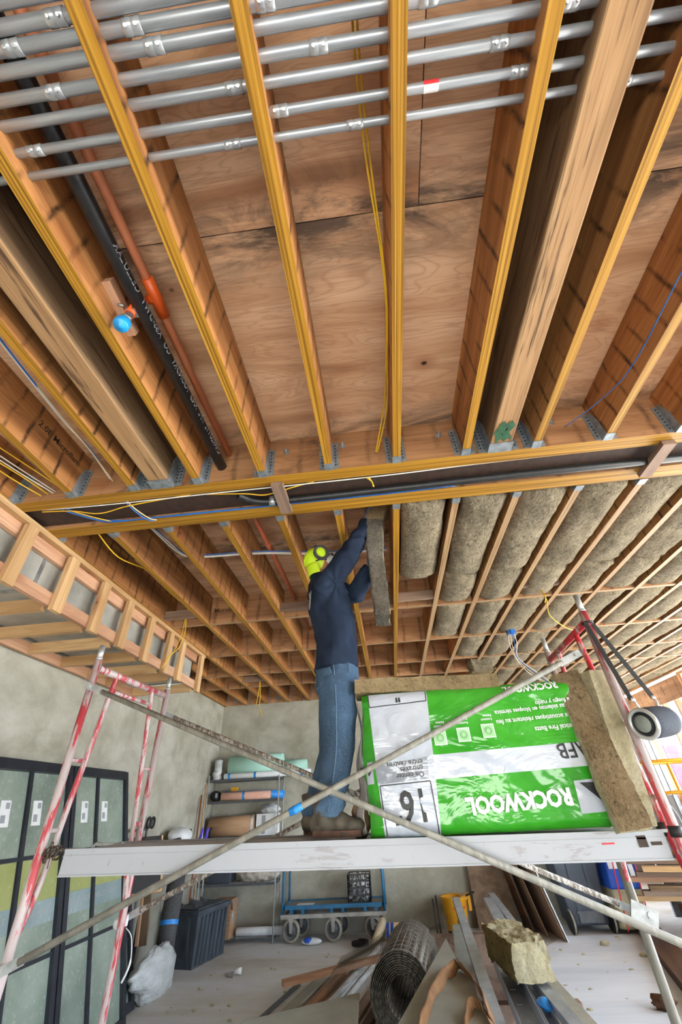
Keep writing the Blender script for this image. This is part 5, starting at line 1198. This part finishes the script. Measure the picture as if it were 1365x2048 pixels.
# ================================================================ PILE UNDER THE PLANK
# mesh roll lying towards the camera
t = thing('lath_roll', 'big dark roll of wire lath lying end on among the debris', 'wire roll', (-.02, 5.1, .02))
p0, p1 = V((-.09, 4.60, .275)), V((.03, 5.55, .285)); d = (p1-p0).normalized(); u = d.orthogonal().normalized(); w2 = d.cross(u)
b = MB(); turns = 11; n = 26*turns; L = (p1-p0).length
sp_ = []
for i in range(n+1):
    a = 2*math.pi*i/26; r = .105+.145*i/n + .0025*math.sin(5*a)+.003*NZ.noise((a*.7, 1, 2)); sp_.append((u*math.cos(a)+w2*math.sin(a))*r)
for i in range(n):
    j0 = .02*NZ.noise((i*.11, 3, 1)); j1 = .02*NZ.noise(((i+1)*.11, 3, 1))
    b.add([p0+sp_[i]+d*j0, p0+sp_[i+1]+d*j1, p1+sp_[i+1]-d*j1, p1+sp_[i]-d*j0], [(0, 1, 2, 3)], 0, True)
link('wound_lath', b, MESHM, t, solid=.0025)
b = MB()
for q in range(9):
    s_ = .02+L*q/8.6
    b.tube([p0+d*s_+sp_[-27+i]*1.012 for i in range(26)], .0035, 4, closed=True)
for q in range(26): b.tube([p0+sp_[-27+q]*1.012, p1+sp_[-27+q]*1.012], .003, 4)
w_ = link('outer_wires', b, simple('lath_wire', '#6d675e', '#85807a', 40, rough=.6), t); w_['kind'] = 'stuff'
def loose_mesh(nm, label, fn, nu, nv, r=.002):
    b = MB()
    for i in range(nu+1): b.tube([V(fn(i/nu, j/12)) for j in range(13)], r, 3, cap=False)
    for j in range(nv+1): b.tube([V(fn(i/12, j/nv)) for i in range(13)], r, 3, cap=False)
    o = link(nm, b, MESHM); o['kind'] = 'stuff'; return tag(o, label, 'wire mesh')
loose_mesh('wire_mesh', 'loose flap of wire mesh spreading left from the roll', lambda u, v: (-.22-.55*u, 5.0+1.2*v+.25*u, .40-.26*u**.8+.03*math.sin(5*v)), 26, 44, .0012)
loose_mesh('wire_mesh', 'sheet of fine mesh rising to the right behind the roll', lambda u, v: (-.20+.75*u, 6.4+1.2*u+.35*v, .06+.10*v+.16*u+.05*math.sin(4*u)), 44, 24, .0012)
# boards and tracks left of the roll
LD = V((.42, 1.95, 0)).normalized()
items = [(-1.45, 4.75, 1.35, .05, .012, DGREY, 'thin dark steel angle, leftmost piece of the low pile'), (-1.28, 4.6, 1.75, .11, .03, GREYB, 'grey steel track lying left of the pale timber'), (-1.10, 4.6, 1.75, .075, .045, FIR2, 'pale timber strip lying among the steel tracks'), (-.99, 4.6, 1.8, .07, .03, OLDW, 'brown wood strip right of the pale timber'),
         (-.62, 4.7, 1.5, .09, .03, OLDW, 'weathered board left of the wire roll'), (-.50, 4.6, 1.7, .07, .035, DARKW, 'dark board beside the wire roll'), (-.38, 4.45, 1.7, .06, .05, FIR, 'tan timber edge touching the wire roll')]
for x, y, L, wd, h, m, lab in items:
    p = V((x, y, h/2+.004)); o = stick('scrap_strip', p, p+LD*L, wd, h, m); tag(o, lab, 'board')
for i, (x, z) in enumerate(((-.89, .03), (-.82, .035), (-.78, .09), (-.72, .03))):
    p = V((x, 4.85+.1*i, z)); q = p+LD*(2.1-.12*i)+V((.03, 0, .0))
    o = link('plastic_pipe', MB().tube([p, q], .024, 12).tube([q-LD*.08, q], .029, 12), TROW, base=p); tag(o, f'dusty white pipe in the low pile, {ORDN[i]} from the left', 'pipe', 'white pipes in the low pile')
o = stick('cross_timber', (-1.24, 5.66, .115), (-.28, 6.12, .17), .09, .04, FIR2); tag(o, 'pinkish wood stud lying across the pipes and tracks', 'timber')
panel('drywall_scrap', 'flat grey green board scrap at the bottom edge of the view', (-1.30, 4.0, .21), (-.39, 4.0, .22), (-.43, 4.80, .245), (-1.24, 4.36, .235), .014, GREYB)
panel('drywall_scrap', 'tall grey board scrap rising to a point right of the wire roll', (-.112, 3.60, .418), (.426, 3.58, .418), (.356, 4.99, .42), (.345, 5.374, .42), .012, GREYB)
def strip(label, P, wd):
    S_ = spline(P, 8); b = MB(); n = len(S_)-1
    b.grid(lambda u, v: S_[min(n, int(round(u*n)))]+V((.012*NZ.noise((u*9, v*3, wd*90)), .02*NZ.noise((u*7, v*2, 5)), -wd*v*(1+.35*NZ.noise((u*8, 1, 2)))))+V((.03*v, -.03*v, 0)), n, 4)
    tag(link('kraft_paper', b, BRPAP, solid=.004), label, 'paper')
strip('torn brown kraft paper edge curling left over the grey board', [(.0, 3.5, .45), (.03, 3.62, .47), (.137, 4.05, .49), (.24, 4.33, .49), (.335, 4.50, .49)], .05)
strip('torn brown kraft paper edge running down right beside the steel track', [(.345, 4.50, .492), (.37, 4.35, .49), (.40, 4.15, .485), (.42, 3.9, .48), (.41, 3.62, .46)], .06)
strip('curl of brown paper at the bottom edge of the view', [(.26, 3.55, .44), (.30, 3.72, .47), (.345, 3.80, .48), (.385, 3.74, .47), (.40, 3.56, .45)], .045)
o = link('scrap_block', MB().bx(.0, .36, 3.9, 4.0, 0, .405), OLDW); tag(o, 'weathered block hidden under the tall grey board scrap', 'block')
def track(nm, label, p, q, wd, h, flip=False, mat=None):
    m, L = frame_of(p, q); b = MB(); t = .003
    if flip: b.box((0, 0, h/2), (wd, L, t)).box((-wd/2, 0, 0), (t, L, h)).box((wd/2, 0, 0), (t, L, h))
    else: b.box((0, 0, -h/2), (wd, L, t)).box((-wd/2, 0, 0), (t, L, h)).box((wd/2, 0, 0), (t, L, h))
    for k in range(-2, 3): b.box((0, L*k/5.5, (h/2 if flip else -h/2)+.002), (wd*.25, .03, .003), None, 0)
    o = link(nm, b, mat or STUDM, M=m); return tag(o, label, 'steel track')
track('steel_track', 'long steel track pointing at the yellow mop bucket', (.50, 3.9, .30), (.665, 7.3, .41), .085, .05, True)
track('steel_track', 'steel track lying under the long one with white overspray', (.40, 4.6, .22), (.60, 6.8, .25), .13, .04, True, GREYB)
track('steel_track', 'open steel track facing up in front of the wool chunk', (.72, 3.9, .25), (.80, 5.3, .30), .15, .09, False)
track('steel_track', 'narrow steel track in front of the wool chunk', (.99, 3.85, .27), (.97, 4.9, .28), .09, .05, True)
track('steel_track', 'steel track standing behind the wool chunk, left one', (1.02, 6.0, .30), (1.08, 7.3, .40), .12, .04, True)
track('steel_track', 'bright steel track standing behind the wool chunk, right one', (1.16, 6.0, .30), (1.16, 7.5, .41), .08, .05, True)
track('steel_track', 'open track with blue scrap inside, right of the open one', (.86, 3.9, .24), (.93, 5.0, .26), .07, .05, False)
o = stick('concrete_plank', (1.12, 3.85, .20), (1.12, 5.5, .20), .12, .05, CONC); tag(o, 'rough grey plank at the right edge of the pile', 'plank')
for x, y, z, lx in ((.65, 6.6, .0, .9), (.75, 4.75, .0, 1.0), (.70, 5.6, .0, 1.0)):
    o = link('scrap_block', MB().bx(x-.35, x+.48, y-.045, y+.045, 0, .20 if y < 6 else .23), OLDW); tag(o, ('weathered block under the far ends of the tracks', 'weathered block under the near ends of the tracks', 'weathered block under the middle of the tracks')[(6.6, 4.75, 5.6).index(y)], 'block')
o = link('blue_rag', MB().ell((.905, 4.42, .275), (.05, .07, .03), n=14, k=8, fn=lambda q: q*(1+.4*NZ.noise(q*20))), TAPEB); tag(o, 'crumpled blue scrap in the open track', 'scrap')
slab('insulation_chunk', 'torn yellow wool chunk resting on the steel tracks', (.875, 4.98, .435), (1, .10, .03), (-.12, 1, .0), (0, 0, 1), (.145, .36, .105), [WOOLY, wool('rock_wool_brown', '#7d6a40', '#937e50', '#a89464'), WOOLY], 31, .022, (22, 34, 14))
t = roll('foam_tube', 'cream foam tube leaning near the cart wheels', (-.43, 7.02, .055), (-.315, 7.46, .21), .05, simple('cream_foam', '#c6b698', '#d6c8ac', 8, rough=.7), 'tube', .3)
t = roll('labelled_can', 'cream can with blue label lying right of the cart', (-.33, 7.60, .09), (-.10, 7.57, .09), .088, simple('cream_label', '#c9ab84', '#d6ba95', 8, rough=.6), 'can', .1, (.35, .6), SKYB)
o = link('dark_coil', MB().tube([V((-.62+.10*math.cos(a)*(1+.1*math.sin(3*a)), 7.35+.08*math.sin(a), .02+.012*(a/6.28))) for a in [.35*i for i in range(60)]], .010, 6), BLACK); tag(o, 'coil of black cord under the cart end', 'cord')
t = thing('shoe_cover', 'blue and white plastic packet on the floor under the cart', 'packet', (-1.28, 7.55, 0))
link('packet', MB().ell((-1.28, 7.55, .035), (.14, .06, .035), n=16, k=8), PAPERW, t); link('blue_print', MB().ell((-1.32, 7.54, .045), (.07, .055, .032), n=14, k=8), SKYB, t)
for x, y, s_ in ((.40, 7.9, .33), (.45, 7.93, .36)):
    o = link('steel_rod', MB().cyl((x, y-.06, 0), (x, y+.1, s_), .012, n=8), DGREY); tag(o, 'short grey rod leaning left of the mop bucket, ' + ('shorter one' if s_ < .35 else 'taller one'), 'rod')
t = thing('cup', 'small white cup lying on the floor left of the pile', 'cup', (-1.93, 6.45, 0))
link('cup_body', MB().lathe([(.0, 0), (.022, 0), (.03, .075), (.027, .075), (.02, .005), (0, .005)], (-1.96, 6.45, .03), (1, .2, .0), 16), WHITEP, t)
o = link('metal_scrap', MB().prism([(-2.03, 6.38, .004), (-1.95, 6.36, .004), (-1.97, 6.44, .03), (-2.06, 6.42, .02)], (0, 0, .004)), STEEL); tag(o, 'bent metal scrap beside the white cup', 'scrap')
b = MB(); rr = random.Random(21)
for i in range(150):
    x, y = rr.uniform(1.2, 4.5), rr.uniform(4.2, 7.4); 
    if i > 90: x, y = rr.uniform(-2.3, 1.2), rr.uniform(4.6, 7.5)
    s_ = rr.uniform(.006, .028); b.ell((x, y, s_*.35), (s_, s_*rr.uniform(.4, 1), s_*.4), None, 6, 4, 0, lambda q: q*(1+.5*NZ.noise(q*90+V((i, 0, 0)))))
o = link('wool_crumbs', b, WOOLY); tag(o, 'yellow wool crumbs scattered on the floor', 'crumbs'); o['kind'] = 'stuff'
for i, (x, y, s_) in enumerate(((2.28, 7.05, .05), (2.5, 6.6, .04), (2.85, 6.55, .05), (2.02, 5.25, .09), (2.12, 4.95, .06))):
    o = link('wool_tuft', MB().ell((x, y, s_*.5), (s_, s_*.7, s_*.55), n=14, k=8, fn=lambda q: q*(1+.6*NZ.noise(q*40))), WOOLY if i != 3 else DARKW)
    tag(o, 'tuft of torn wool on the pale floor, ' + ('nearest the waste bin', 'second from the waste bin', 'rightmost by the dark timber', 'dark one by the scaffold foot', 'pale one by the scaffold foot')[i], 'scrap')
